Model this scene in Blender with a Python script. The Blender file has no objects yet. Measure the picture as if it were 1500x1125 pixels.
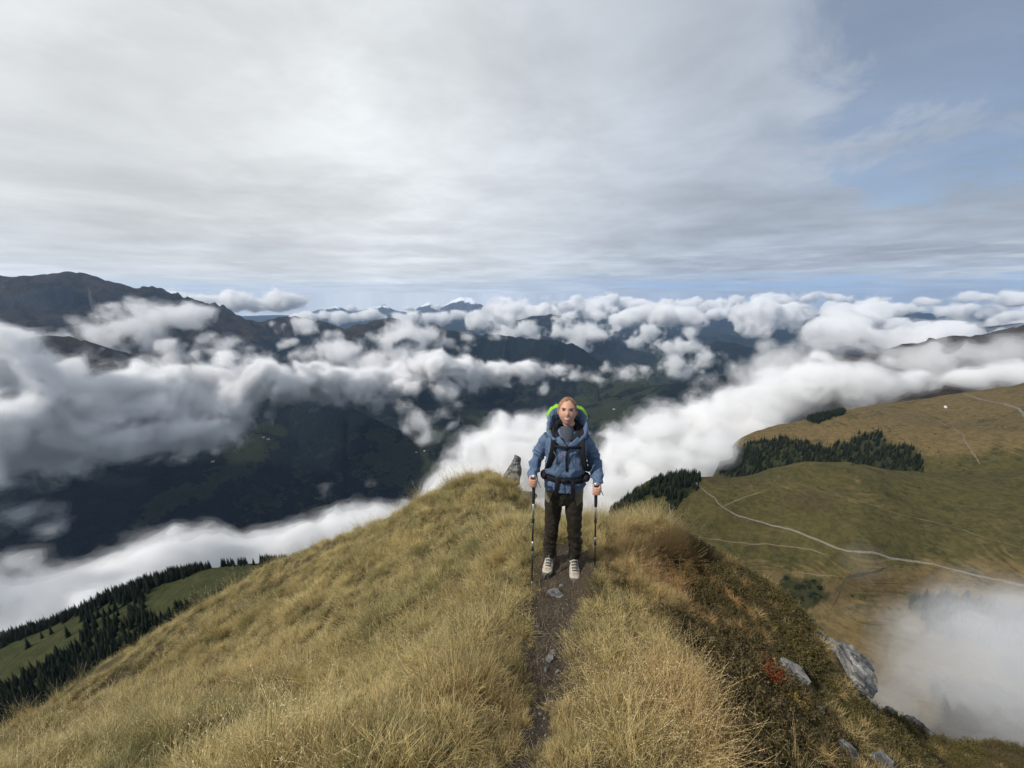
import bpy, bmesh, math, random
import numpy as np
from mathutils import Vector, Matrix, Euler
from mathutils.bvhtree import BVHTree

R = math.radians
C = bpy.context.scene.collection
SC = bpy.context.scene

# ------------------------------------------------------------------ camera, sky, sun, exposure
PITCH = R(13.2)
FPX = 564.0            # focal length in pixels of a 1500 pixel wide frame
cam = bpy.data.cameras.new('camera')
cam_o = bpy.data.objects.new('camera', cam)
C.objects.link(cam_o)
cam_o.location = (0, 0, 0)
cam_o.rotation_euler = (math.pi/2 - PITCH, 0, 0)
cam.sensor_width = 36
cam.lens = 36*FPX/1500
cam.clip_start = 0.05
cam.clip_end = 200000
SC.camera = cam_o

SUN_EL, SUN_AZ = R(42), R(-118)      # azimuth from +Y towards +X
sun = bpy.data.lights.new('sun', 'SUN')
sun.energy = 4.2
sun.angle = R(1.2)
sun.color = (1.0, .95, .88)
sun_o = bpy.data.objects.new('sun', sun)
C.objects.link(sun_o)
sd = Vector((math.sin(SUN_AZ)*math.cos(SUN_EL), math.cos(SUN_AZ)*math.cos(SUN_EL), math.sin(SUN_EL)))
sun_o.rotation_euler = sd.to_track_quat('Z', 'Y').to_euler()
sun_o.location = (-20, -30, 40)

SC.render.engine = 'CYCLES'
SC.view_settings.view_transform = 'Standard'
SC.view_settings.look = 'None'
SC.view_settings.exposure = 0.0
SC.view_settings.gamma = 1
SC.view_settings.use_curve_mapping = False
SC.cycles.use_denoising = True
SC.cycles.use_adaptive_sampling = True
SC.cycles.adaptive_threshold = 0.02
SC.cycles.max_bounces = 12
SC.cycles.diffuse_bounces = 3
SC.cycles.glossy_bounces = 2
SC.cycles.transmission_bounces = 2
SC.cycles.volume_bounces = 9
SC.cycles.transparent_max_bounces = 8
SC.cycles.volume_step_rate = 1.0
SC.cycles.volume_max_steps = 256
SC.cycles.use_fast_gi = False


SP, CP = math.sin(PITCH), math.cos(PITCH)


def slope_of(u, v):
    """azimuth (from +Y to +X) and height per metre of horizontal distance of a direction in the photograph"""
    x = (u-750)/FPX
    y = (v-562.5)/FPX
    down = SP + CP*y
    fwd = CP - SP*y
    hl = math.hypot(x, fwd)
    return math.atan2(x, fwd), -down/hl


def P(u, v, r=None, z=None):
    az, s = slope_of(u, v)
    if r is None:
        r = z/s
    return (r*math.sin(az), r*math.cos(az), r*s)


class NT:
    """small helper for writing node trees"""
    def __init__(self, tree):
        self.t = tree
        self.n = tree.nodes
        self.l = tree.links

    def node(self, kind, props=None, **inputs):
        nd = self.n.new(kind)
        for k, v in (props or {}).items():
            setattr(nd, k, v)
        for k, v in inputs.items():
            key = int(k[1:]) if k[0] == 'i' and k[1:].isdigit() else k.replace('_', ' ')
            self.set(nd, key, v)
        return nd

    def set(self, nd, key, v):
        s = nd.inputs[key]
        if isinstance(v, bpy.types.NodeSocket):
            self.l.new(v, s)
        elif isinstance(v, bpy.types.Node):
            self.l.new(v.outputs[0], s)
        else:
            s.default_value = v

    def math(self, op, a, b=0.0, c=None, clamp=False):
        nd = self.n.new('ShaderNodeMath')
        nd.operation = op
        nd.use_clamp = clamp
        self.set(nd, 0, a)
        self.set(nd, 1, b)
        if c is not None:
            self.set(nd, 2, c)
        return nd.outputs[0]

    def vmath(self, op, a, b=None):
        nd = self.n.new('ShaderNodeVectorMath')
        nd.operation = op
        self.set(nd, 0, a)
        if b is not None:
            self.set(nd, 1, b)
        return nd.outputs['Value'] if op in ('DOT_PRODUCT', 'LENGTH', 'DISTANCE') else nd.outputs[0]

    def ramp(self, fac, lo, hi, a=0.0, b=1.0, smooth=True):
        nd = self.n.new('ShaderNodeMapRange')
        nd.interpolation_type = 'SMOOTHSTEP' if smooth else 'LINEAR'
        self.set(nd, 0, fac)
        self.set(nd, 1, lo)
        self.set(nd, 2, hi)
        self.set(nd, 3, a)
        self.set(nd, 4, b)
        return nd.outputs[0]

    def mix(self, f, a, b, mode='MIX'):
        nd = self.n.new('ShaderNodeMix')
        nd.data_type = 'RGBA'
        nd.blend_type = mode
        self.set(nd, 0, f)
        for i, v in ((6, a), (7, b)):
            if isinstance(v, tuple) and len(v) == 3:
                v = v + (1,)
            self.set(nd, i, v)
        return nd.outputs[2]

    def noise(self, vec, scale, detail=4, rough=.55, dist=0.0, dim='3D'):
        nd = self.n.new('ShaderNodeTexNoise')
        nd.noise_dimensions = dim
        self.set(nd, 'Vector', vec)
        self.set(nd, 'Scale', scale)
        self.set(nd, 'Detail', detail)
        self.set(nd, 'Roughness', rough)
        self.set(nd, 'Distortion', dist)
        return nd.outputs[0]


def world_sky():
    w = bpy.data.worlds.new('World')
    SC.world = w
    w.use_nodes = True
    nt = NT(w.node_tree)
    nt.n.clear()
    out = nt.node('ShaderNodeOutputWorld')
    sky = nt.node('ShaderNodeTexSky', dict(sky_type='NISHITA', sun_disc=False, sun_elevation=SUN_EL,
                                           sun_rotation=SUN_AZ, altitude=2400, air_density=1.0, dust_density=.6))
    tc = nt.node('ShaderNodeTexCoord').outputs['Generated']
    sep = nt.node('ShaderNodeSeparateXYZ', i0=tc)
    zc = nt.math('MAXIMUM', sep.outputs[2], 0.0)
    # the cloud layer is a plane high above: direction divided by height
    inv = nt.math('DIVIDE', 1.0, nt.math('ADD', zc, 0.07))
    px = nt.math('MULTIPLY', sep.outputs[0], inv)
    py = nt.math('MULTIPLY', sep.outputs[1], inv)
    # the sheet is combed from near left to far right
    ca, sa = math.cos(R(38)), math.sin(R(38))
    ax = nt.math('ADD', nt.math('MULTIPLY', px, ca), nt.math('MULTIPLY', py, sa))
    ay = nt.math('SUBTRACT', nt.math('MULTIPLY', py, ca), nt.math('MULTIPLY', px, sa))
    pl = nt.node('ShaderNodeCombineXYZ', i0=nt.math('MULTIPLY', ax, .6), i1=ay, i2=0.0).outputs[0]
    pl2 = nt.node('ShaderNodeCombineXYZ', i0=px, i1=py, i2=3.0).outputs[0]
    n1 = nt.noise(pl, .42, 4, .5, .35)
    n2 = nt.noise(pl2, .28, 4, .5, .3)
    n3 = nt.noise(pl, 1.9, 6, .6, .5)
    thick = nt.math('ADD', nt.math('MULTIPLY', n1, .50), nt.math('MULTIPLY', n2, .36))
    thick = nt.math('ADD', thick, nt.math('MULTIPLY', n3, .14))
    # the sheet thins towards the upper right of the sky and in one small gap
    thin = 0.0
    for (su, sv, c0, am) in ((1500, 10, .945, 1.0), (1410, 110, .965, .9), (1300, 165, .980, .62), (1190, 180, .987, .4), (1100, 185, .990, .25)):
        d_ = nt.vmath('DOT_PRODUCT', tc, tuple(Vector(P(su, sv, 1)).normalized()))
        thin = nt.math('MAXIMUM', thin, nt.math('MULTIPLY', nt.ramp(d_, c0, 1.0), am))
    thin = nt.math('MULTIPLY', thin, nt.ramp(n3, .36, .60, 1.15, .55))
    gap = nt.ramp(nt.vmath('DOT_PRODUCT', tc, tuple(Vector(P(1010, 275, 1)).normalized())), .992, 1.0)
    sh = nt.math('SUBTRACT', thick, nt.math('ADD', nt.math('MULTIPLY', thin, .26), nt.math('MULTIPLY', gap, .06)))
    cover = nt.ramp(sh, .26, .44)
    cover = nt.math('ADD', nt.math('MULTIPLY', cover, .55), .45, clamp=True)
    # brightness of the sheet: thick parts go grey, thin parts near the sun side go white
    dl = nt.vmath('DOT_PRODUCT', tc, tuple(Vector(P(130, 120, 1)).normalized()))
    glow = nt.ramp(dl, .25, 1.0)
    g0 = nt.math('ADD', .48, nt.math('MULTIPLY', glow, .37))
    n4 = nt.noise(pl, .8, 4, .5, .4)
    g1 = nt.math('MULTIPLY', g0, nt.ramp(n4, .25, .75, 1.05, .93))
    lowz = nt.ramp(sep.outputs[2], .02, .30, 1.02, 1.0)
    g1 = nt.math('MULTIPLY', g1, lowz)
    n6 = nt.noise(pl2, 1.3, 8, .62, .25)
    g1 = nt.math('MULTIPLY', g1, nt.ramp(n6, .3, .7, .90, 1.09))
    g1 = nt.math('MULTIPLY', g1, nt.ramp(sep.outputs[2], .0, .10, 1.12, 1.0))
    n7 = nt.noise(pl2, .55, 5, .55, .2)
    g1 = nt.math('MULTIPLY', g1, nt.ramp(n7, .35, .65, .88, 1.07))
    for (su, sv, c0, am) in ((330, 350, .955, .87), (90, 330, .965, .92), (640, 330, .97, .93), (1120, 300, .97, 1.06), (560, 200, .95, 1.05)):
        d_ = nt.vmath('DOT_PRODUCT', tc, tuple(Vector(P(su, sv, 1)).normalized()))
        g1 = nt.math('MULTIPLY', g1, nt.ramp(nt.math('ADD', d_, nt.math('MULTIPLY', nt.math('SUBTRACT', n6, .5), .05)), c0, 1.0, 1.0, am))
    tint = nt.mix(glow, (.86, .965, 1.13), (.965, 1.0, 1.02))
    vm = nt.n.new('ShaderNodeVectorMath')
    vm.operation = 'SCALE'
    nt.set(vm, 0, tint)
    nt.set(vm, 'Scale', g1)
    cloudc = vm.outputs[0]
    blue = nt.n.new('ShaderNodeVectorMath')
    blue.operation = 'SCALE'
    nt.set(blue, 0, sky)
    blue.inputs['Scale'].default_value = 0.10
    col = nt.mix(cover, blue.outputs[0], cloudc)
    # clear strip of pale sky just over the far horizon, and streaks of bright cloud in it
    strip = nt.math('MULTIPLY', nt.ramp(sep.outputs[2], .000, .022), nt.ramp(sep.outputs[2], .030, .052, 1.0, 0.0))
    ang = nt.node('ShaderNodeCombineXYZ', i0=nt.math('MULTIPLY', sep.outputs[0], 5.0), i1=nt.math('MULTIPLY', sep.outputs[1], 5.0), i2=nt.math('MULTIPLY', sep.outputs[2], 60.0)).outputs[0]
    n5 = nt.noise(ang, .8, 5, .6, .4)
    strip = nt.math('MULTIPLY', strip, nt.ramp(n5, .44, .6))
    strip = nt.math('MULTIPLY', strip, nt.ramp(sep.outputs[0], -.05, .35))
    col = nt.mix(strip, col, (.42, .56, .76))
    bright = nt.math('MULTIPLY', nt.math('MULTIPLY', nt.ramp(sep.outputs[2], .0, .02), nt.ramp(sep.outputs[2], .06, .11, 1.0, 0.0)),
                     nt.ramp(nt.noise(ang, 1.7, 6, .6, .6), .5, .7))
    col = nt.mix(nt.math('MULTIPLY', bright, .55), col, (.74, .78, .82))
    bg = nt.node('ShaderNodeBackground', i0=col, i1=1.0)
    nt.l.new(bg.outputs[0], out.inputs[0])
    w.cycles.sampling_method = 'MANUAL'
    w.cycles.sample_map_resolution = 512


world_sky()

# ------------------------------------------------------------------ numeric helpers
rng = np.random.default_rng(7)
random.seed(7)
_perm = rng.permutation(4096)
_ga = rng.uniform(0, 2*np.pi, 4096)
_gx, _gy = np.cos(_ga), np.sin(_ga)


def perlin(x, y, seed=0):
    x = np.asarray(x, float) + seed*17.31
    y = np.asarray(y, float) - seed*9.77
    xi, yi = np.floor(x).astype(np.int64), np.floor(y).astype(np.int64)
    fx, fy = x-xi, y-yi
    def g(ix, iy, dx, dy):
        h = _perm[(_perm[ix & 4095] + iy) & 4095]
        return _gx[h]*dx + _gy[h]*dy
    u, v = fx*fx*fx*(fx*(fx*6-15)+10), fy*fy*fy*(fy*(fy*6-15)+10)
    a, b = g(xi, yi, fx, fy), g(xi+1, yi, fx-1, fy)
    c, d = g(xi, yi+1, fx, fy-1), g(xi+1, yi+1, fx-1, fy-1)
    return (a+(b-a)*u)*(1-v) + (c+(d-c)*u)*v


def fbm(x, y, octv=5, seed=0, gain=.5, lac=2.03):
    s, a, t = 0, 1, 0
    for i in range(octv):
        s = s + a*perlin(x, y, seed+i*3)
        t += a
        a *= gain
        x, y = x*lac, y*lac
    return s/t*1.6


def ridged(x, y, octv=5, seed=0, gain=.5, lac=2.07):
    s, a, t = 0, 1, 0
    w = 1.0
    for i in range(octv):
        n = (1-np.abs(perlin(x, y, seed+i*3))*1.9)
        n = np.clip(n, 0, 1)**2*w
        w = np.clip(n*1.6, 0, 1)
        s = s + a*n
        t += a
        a *= gain
        x, y = x*lac, y*lac
    return s/t


def sstep(x, a, b):
    t = np.clip((x-a)/(b-a), 0, 1)
    return t*t*(3-2*t)


class RBF:
    """thin plate spline through scattered points"""
    def __init__(self, pts, vals, smooth=0.0):
        p = np.array(pts, float)
        n = len(p)
        K = self.k(np.linalg.norm(p[:, None]-p[None], axis=2)) + np.eye(n)*smooth
        Q = np.hstack([np.ones((n, 1)), p])
        A = np.block([[K, Q], [Q.T, np.zeros((3, 3))]])
        w = np.linalg.solve(A, np.concatenate([np.array(vals, float), np.zeros(3)]))
        self.p, self.w, self.a = p, w[:n], w[n:]

    @staticmethod
    def k(r):
        return np.where(r > 1e-9, r*r*np.log(np.maximum(r, 1e-9)), 0)

    def __call__(self, x, y):
        x, y = np.asarray(x, float), np.asarray(y, float)
        out = self.a[0] + self.a[1]*x + self.a[2]*y
        for (px, py), w in zip(self.p, self.w):
            out = out + w*self.k(np.hypot(x-px, y-py))
        return out


def mesh_obj(name, verts, faces, mat=None, parent=None, smooth=False, **props):
    me = bpy.data.meshes.new(name)
    me.from_pydata([tuple(v) for v in verts], [], [tuple(f) for f in faces])
    me.update()
    if smooth:
        me.polygons.foreach_set('use_smooth', [True]*len(me.polygons))
    return link(name, me, mat, parent, **props)


def link(name, me, mat=None, parent=None, **props):
    o = bpy.data.objects.new(name, me)
    C.objects.link(o)
    if mat is not None:
        me.materials.clear()
        for m in (mat if isinstance(mat, (list, tuple)) else [mat]):
            me.materials.append(m)
    if parent is not None:
        o.parent = parent
    for k, v in props.items():
        o[k] = v
    return o


def fast_mesh(name, V, F, smooth=True):
    """V (n,3), F (m,k) arrays with constant k"""
    me = bpy.data.meshes.new(name)
    V = np.ascontiguousarray(V, dtype=np.float32)
    F = np.ascontiguousarray(F, dtype=np.int32)
    m, k = F.shape
    me.vertices.add(len(V))
    me.vertices.foreach_set('co', V.ravel())
    me.loops.add(m*k)
    me.loops.foreach_set('vertex_index', F.ravel())
    me.polygons.add(m)
    me.polygons.foreach_set('loop_start', np.arange(0, m*k, k, dtype=np.int32))
    if smooth:
        me.polygons.foreach_set('use_smooth', np.ones(m, dtype=bool))
    me.update(calc_edges=True)
    return me


def add_attr(me, name, data, kind='FLOAT', dom='POINT'):
    a = me.attributes.new(name, kind, dom)
    key = 'value' if kind in ('FLOAT', 'INT', 'BOOLEAN') else ('vector' if kind == 'FLOAT_VECTOR' else 'color')
    a.data.foreach_set(key, np.ascontiguousarray(data).ravel())


def grid_faces(nr, nc):
    i = np.arange((nr-1)*(nc-1))
    r, c = i//(nc-1), i % (nc-1)
    a = r*nc+c
    return np.stack([a, a+nc, a+nc+1, a+1], axis=1)


def mat_new(name):
    m = bpy.data.materials.new(name)
    m.use_nodes = True
    nt = NT(m.node_tree)
    nt.n.clear()
    out = nt.node('ShaderNodeOutputMaterial')
    b = nt.node('ShaderNodeBsdfPrincipled')
    nt.l.new(b.outputs[0], out.inputs[0])
    b.inputs['Roughness'].default_value = .85
    b.inputs['Specular IOR Level'].default_value = .25
    nt.b, nt.out = b, out
    return m, nt


def bump(nt, h, strength=.5, dist=1.0):
    bp = nt.node('ShaderNodeBump', Height=h, Strength=strength, Distance=dist)
    nt.l.new(bp.outputs[0], nt.b.inputs['Normal'])


# ------------------------------------------------------------------ far terrain: one height field
# crest lines: (u, v, distance); front slope, back slope, gully size
RIDGES = [
    dict(name='massif', fs=.42, bs=.5, g=230, L=700, pts=[(-700, 430, 8200), (-350, 425, 8200), (-120, 410, 8200), (-30, 402, 8100), (25, 405, 8000), (55, 402, 8000), (80, 398, 8000), (105, 397, 8000), (135, 402, 7900), (170, 412, 7900), (205, 428, 7900), (250, 446, 7800), (300, 463, 7600), (360, 490, 7300), (420, 520, 7000)]),
    dict(name='spur', fs=.50, bs=.6, g=60, L=420, pts=[(-500, 560, 4600), (-200, 530, 4600), (0, 503, 4600), (55, 488, 4500), (90, 490, 4500), (130, 500, 4400), (180, 516, 4300), (240, 545, 4200), (300, 580, 4100)]),
    dict(name='middle', fs=.47, bs=.6, g=165, L=520, pts=[(150, 462, 8600), (262, 462, 8300), (300, 466, 8100), (345, 464, 8000), (380, 470, 7900), (420, 462, 7800), (455, 465, 7600), (490, 476, 7500), (515, 484, 7300), (545, 468, 7200), (570, 464, 7200), (600, 472, 7100), (612, 482, 7000), (635, 474, 7000), (665, 484, 6800), (700, 489, 6700), (740, 490, 6500), (780, 496, 6300), (815, 498, 6200), (835, 508, 6000), (870, 530, 5700), (905, 548, 5400), (940, 562, 5100), (972, 576, 4800), (1000, 605, 4500)]),
    dict(name='shoulder', fs=.62, bs=.8, g=40, L=300, pts=[(300, 545, 5400), (400, 560, 4600), (450, 568, 4000), (483, 584, 3600), (520, 600, 3450), (560, 619, 3250), (600, 638, 3050), (650, 662, 2850), (700, 700, 2600)]),
    dict(name='behind', fs=.6, bs=.6, g=220, L=650, pts=[(640, 520, 11500), (700, 500, 11200), (735, 482, 11000), (758, 468, 11000), (785, 461, 11000), (815, 459, 11000), (840, 466, 10800), (870, 484, 10500), (900, 502, 10200), (940, 528, 9800), (985, 560, 9400), (1020, 585, 9000)]),
    dict(name='rightmid', fs=.45, bs=.6, g=90, L=500, pts=[(930, 590, 8000), (960, 562, 8300), (1000, 533, 8600), (1022, 512, 8800), (1048, 500, 9000), (1075, 501, 9000), (1100, 509, 9000), (1130, 512, 9000), (1165, 509, 9000), (1185, 511, 9000), (1205, 530, 9200), (1250, 560, 9500)]),
    dict(name='bluepeak', fs=.5, bs=.6, g=130, L=700, pts=[(960, 515, 14000), (1015, 500, 14000), (1042, 494, 14000), (1064, 487, 14000), (1085, 493, 14000), (1120, 507, 14000), (1160, 513, 14000)]),
    dict(name='far_a', fs=.4, bs=.5, g=160, L=1100, pts=[(830, 480, 18000), (865, 472, 18000), (900, 470, 18000), (935, 471, 18000), (970, 480, 18000), (1010, 490, 18000)]),
    dict(name='far_b', fs=.4, bs=.5, g=260, L=1800, pts=[(940, 470, 24000), (1020, 458, 24000), (1100, 450, 24500), (1160, 462, 24500), (1200, 452, 24500), (1260, 460, 24500), (1330, 455, 25000), (1400, 462, 25000), (1520, 455, 25000), (1700, 450, 25000)]),
    dict(name='far_c', fs=.45, bs=.6, g=120, L=900, pts=[(1240, 512, 15500), (1267, 501, 15500), (1295, 488, 15500), (1323, 476, 15500), (1360, 470, 15500), (1420, 478, 15500), (1500, 470, 15500), (1650, 460, 15500)]),
    dict(name='snow', fs=.8, bs=.8, g=300, L=1300, pts=[(380, 470, 26000), (430, 464, 26000), (455, 456, 26000), (478, 450, 26000), (492, 447, 26000), (515, 455, 26000), (545, 450, 26000), (562, 446, 26000), (575, 452, 26000), (600, 458, 26000), (618, 446, 26000), (628, 441, 26000), (640, 452, 26000), (655, 446, 26000), (664, 438, 26000), (676, 434, 26000), (690, 435, 26000), (704, 448, 26000), (740, 462, 26000), (800, 470, 26500)]),
    dict(name='rightnear', fs=.40, bs=.5, g=60, L=350, pts=[(1270, 540, 4200), (1310, 519, 4200), (1345, 511, 4100), (1390, 505, 4000), (1420, 496, 3900), (1455, 486, 3900), (1500, 475, 3800), (1600, 455, 3800), (1900, 430, 3800)]),
]
for r_ in RIDGES:
    r_['w'] = np.array([P(u, v, d) for u, v, d in r_['pts']])

# near terrain (150 m .. 2500 m): height per metre of distance as a function of direction and log distance
NEAR = []
def nz(u, v, z):
    az, s = slope_of(u, v)
    NEAR.append((az, math.log(z/s), s))
def nr(u, v, r, dz=0.0):
    az, s = slope_of(u, v)
    NEAR.append((az, math.log(r), s+dz/r))
for a in [(1020, 699, -300), (1060, 740, -299), (1160, 680, -290), (1250, 684, -285), (1340, 691, -280), (1500, 692, -262), (1250, 815, -300), (1500, 858, -290), (1380, 760, -282),
          (1100, 800, -325), (1200, 855, -338), (1300, 900, -340), (1450, 910, -325), (900, 745, -332), (945, 712, -325), (1000, 765, -312), (1700, 700, -245), (1700, 860, -270)]:
    nz(*a)
for a in [(1120, 640, 1300), (1200, 612, 1400), (1300, 592, 1500), (1400, 579, 1600), (1500, 567, 1700), (1700, 545, 1800), (1060, 668, 1180),
          (1400, 620, 1350), (1480, 640, 1150), (1320, 650, 1100), (1180, 665, 1080), (1700, 640, 1150)]:
    nr(*a)
for u, v, r, dz in [(1100, 678, 990, -62), (1200, 682, 990, -58), (1330, 690, 1010, -30), (1500, 690, 1040, -4)]:
    nr(u, v, r, dz)
# the ground drops away behind the skyline of the pasture
for u, v, r in [(1120, 640, 1300), (1200, 612, 1400), (1300, 592, 1500), (1400, 579, 1600), (1500, 567, 1700), (1700, 545, 1800), (1060, 668, 1180)]:
    nr(u, v, r+500, -190)
    nr(u, v, r+1600, -800)
for u, v, r, dz in [(1020, 690, 760, -60), (940, 700, 760, -150), (880, 730, 720, -160), (1000, 690, 1300, -500)]:
    nr(u, v, r, dz)
# the wooded flank on the left
for a in [(372, 828, 450), (300, 834, 480), (250, 841, 500), (200, 858, 520), (150, 882, 545), (80, 912, 590), (0, 945, 640), (300, 880, 350), (200, 950, 350), (100, 950, 450), (20, 1010, 450), (-200, 1040, 600), (-200, 1150, 400)]:
    nr(*a)
for u, v, r in [(372, 828, 450), (300, 834, 480), (250, 841, 500), (200, 858, 520), (150, 882, 545), (80, 912, 590), (0, 945, 640), (-200, 1040, 600)]:
    nr(u, v, r+160, -95)
    nr(u, v, r+900, -560)
for az_ in (-75, -50, -25, 0, 20, 40, 60, 80):
    q = 1 if az_ < 15 else (1.2 if az_ < 30 else 1.42)
    NEAR.append((R(az_), math.log(150), -.72*q))
    NEAR.append((R(az_), math.log(25), -.74*q))
for az_ in (-20, -8, 4, 12):
    NEAR.append((R(az_), math.log(420), -.74))
    NEAR.append((R(az_), math.log(1000), -.80))
for az_ in (-75, -50, -25, -10, 4, 15, 28, 40, 60, 80):
    NEAR.append((R(az_), math.log(2600), -.62))
near_f = RBF([(a*1.6, b) for a, b, s in NEAR], [s for a, b, s in NEAR], 1e-4)
FLOOR = -1420.0


def far_height(x, y):
    """height, index of the ridge that rules, distance below its crest"""
    az = np.arctan2(x, y)
    r = np.hypot(x, y)
    shp = x.shape
    x, y = x.ravel(), y.ravel()
    wx = x + 130*fbm(x/900, y/900, 3, 5)
    wy = y + 130*fbm(x/900, y/900, 3, 8)
    H = FLOOR + 60*fbm(x/1500, y/1500, 4, 2)
    I = np.full(x.shape, -1)
    for k, rd in enumerate(RIDGES):
        W = rd['w']
        best = np.full(x.shape, -1e9)
        sB = np.zeros(x.shape)
        dB = np.zeros(x.shape)
        s0 = 0
        for a, b in zip(W[:-1], W[1:]):
            d = b[:2]-a[:2]
            L = np.hypot(*d)
            # the crest itself is not warped, the flanks are
            tx, ty = (x-a[0])*d[0]+(y-a[1])*d[1], (x-a[0])*d[1]-(y-a[1])*d[0]
            t = np.clip(tx/(L*L), 0, 1)
            dx, dy = x-(a[0]+t*d[0]), y-(a[1]+t*d[1])
            dist = np.hypot(dx, dy)
            side = np.where(ty > 0, rd['fs'], rd['bs'])
            h = a[2]+(b[2]-a[2])*t - side*(dist - .09*dist*dist/(dist+1500))
            up = h > best
            best = np.where(up, h, best)
            sB = np.where(up, s0+t*L, sB)
            dB = np.where(up, dist, dB)
            s0 += L
        sel = best > H-700
        if not sel.any():
            continue
        s_, d_ = sB[sel], dB[sel]
        xs, ys = wx[sel], wy[sel]
        L_ = rd['L']
        warp = .35*L_*fbm(xs/L_*.6, ys/L_*.6, 3, 40+k)
        gul = ridged((s_+warp)/L_ + k*7.3, d_/(3.6*L_)+warp/L_*.5, 5, 11+k, .52)
        gl2 = ridged(xs/L_*1.1, ys/L_*1.1, 5, 23+k, .5)
        fade = sstep(d_, 0, L_*.75)
        amp = rd['g']
        add = amp*((gul-.45)*1.9*fade*.8 + (gl2-.4)*.9*(.25+.75*fade)*.7)
        add = add + amp*.10*(ridged(xs/(L_*.22), ys/(L_*.22), 4, 31+k)-.4)
        hh = best.copy()
        hh[sel] = best[sel]+add
        take = hh > H
        I = np.where(take, k, I)
        H = np.where(take, hh, H)
    H, I = H.reshape(shp), I.reshape(shp)
    # near terrain
    lr = np.log(np.maximum(r, 20))
    rr = np.minimum(lr, math.log(2600))
    s = near_f(az.ravel()*1.6, rr.ravel()).reshape(shp)
    zn = s*r
    X, Y = x.reshape(shp), y.reshape(shp)
    rough = 9*fbm(X/160, Y/160, 5, 71) + 3.0*(ridged(X/75, Y/75, 4, 73)-.4)*sstep(r, 150, 700) + 1.8*fbm(X/22, Y/22, 4, 75)*sstep(r, 60, 300)
    left = sstep(-az, R(18), R(30))
    rough = rough*(1-.3*left) + 10*left*fbm(X/60, Y/60, 4, 78)*.4*sstep(r, 150, 450)
    zn = zn+rough
    zn = np.where(r > 2600, zn-(r-2600)*1.2, zn)
    take = zn > H
    H = np.where(take, zn, H)
    I = np.where(take, 100, I)
    return H, I


NA, NRR = 820, 560
AZ0, AZ1 = R(-76), R(76)
azv = np.linspace(AZ0, AZ1, NA)
rv = 25*np.exp(np.linspace(0, math.log(31000/25), NRR))
RR, AA = np.meshgrid(rv, azv, indexing='ij')
TX, TY = RR*np.sin(AA), RR*np.cos(AA)
TZ, TI = far_height(TX, TY)


def terrain_z(x, y):
    """bilinear height of the built terrain sheet"""
    x, y = np.asarray(x, float), np.asarray(y, float)
    a = (np.arctan2(x, y)-AZ0)/(AZ1-AZ0)*(NA-1)
    b = np.log(np.hypot(x, y)/25)/math.log(31000/25)*(NRR-1)
    a, b = np.clip(a, 0, NA-1.001), np.clip(b, 0, NRR-1.001)
    ia, ib = a.astype(int), b.astype(int)
    fa, fb = a-ia, b-ib
    return (TZ[ib, ia]*(1-fa)+TZ[ib, ia+1]*fa)*(1-fb) + (TZ[ib+1, ia]*(1-fa)+TZ[ib+1, ia+1]*fa)*fb


def terrain_hit(u, v, r0=60, r1=9000, n=2500):
    """first point of the terrain seen in this direction"""
    az, s = slope_of(u, v)
    r = r0*np.exp(np.linspace(0, math.log(r1/r0), n))
    z = terrain_z(r*math.sin(az), r*math.cos(az))
    k = np.nonzero(z > s*r)[0]
    if len(k) == 0:
        return None
    k = k[0]
    return (r[k]*math.sin(az), r[k]*math.cos(az), z[k])


def project(x, y, z):
    dep = y*CP - z*SP
    dep = np.where(dep > 1e-3, dep, 1e-3)
    return 750+FPX*x/dep, 562.5+FPX*(-y*SP-z*CP)/dep


def in_poly(u, v, poly):
    c = np.zeros(u.shape, bool)
    n = len(poly)
    for i in range(n):
        x1, y1 = poly[i]
        x2, y2 = poly[(i+1) % n]
        if y1 == y2:
            continue
        cond = ((y1 > v) != (y2 > v)) & (u < (x2-x1)*(v-y1)/(y2-y1)+x1)
        c ^= cond
    return c


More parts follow.
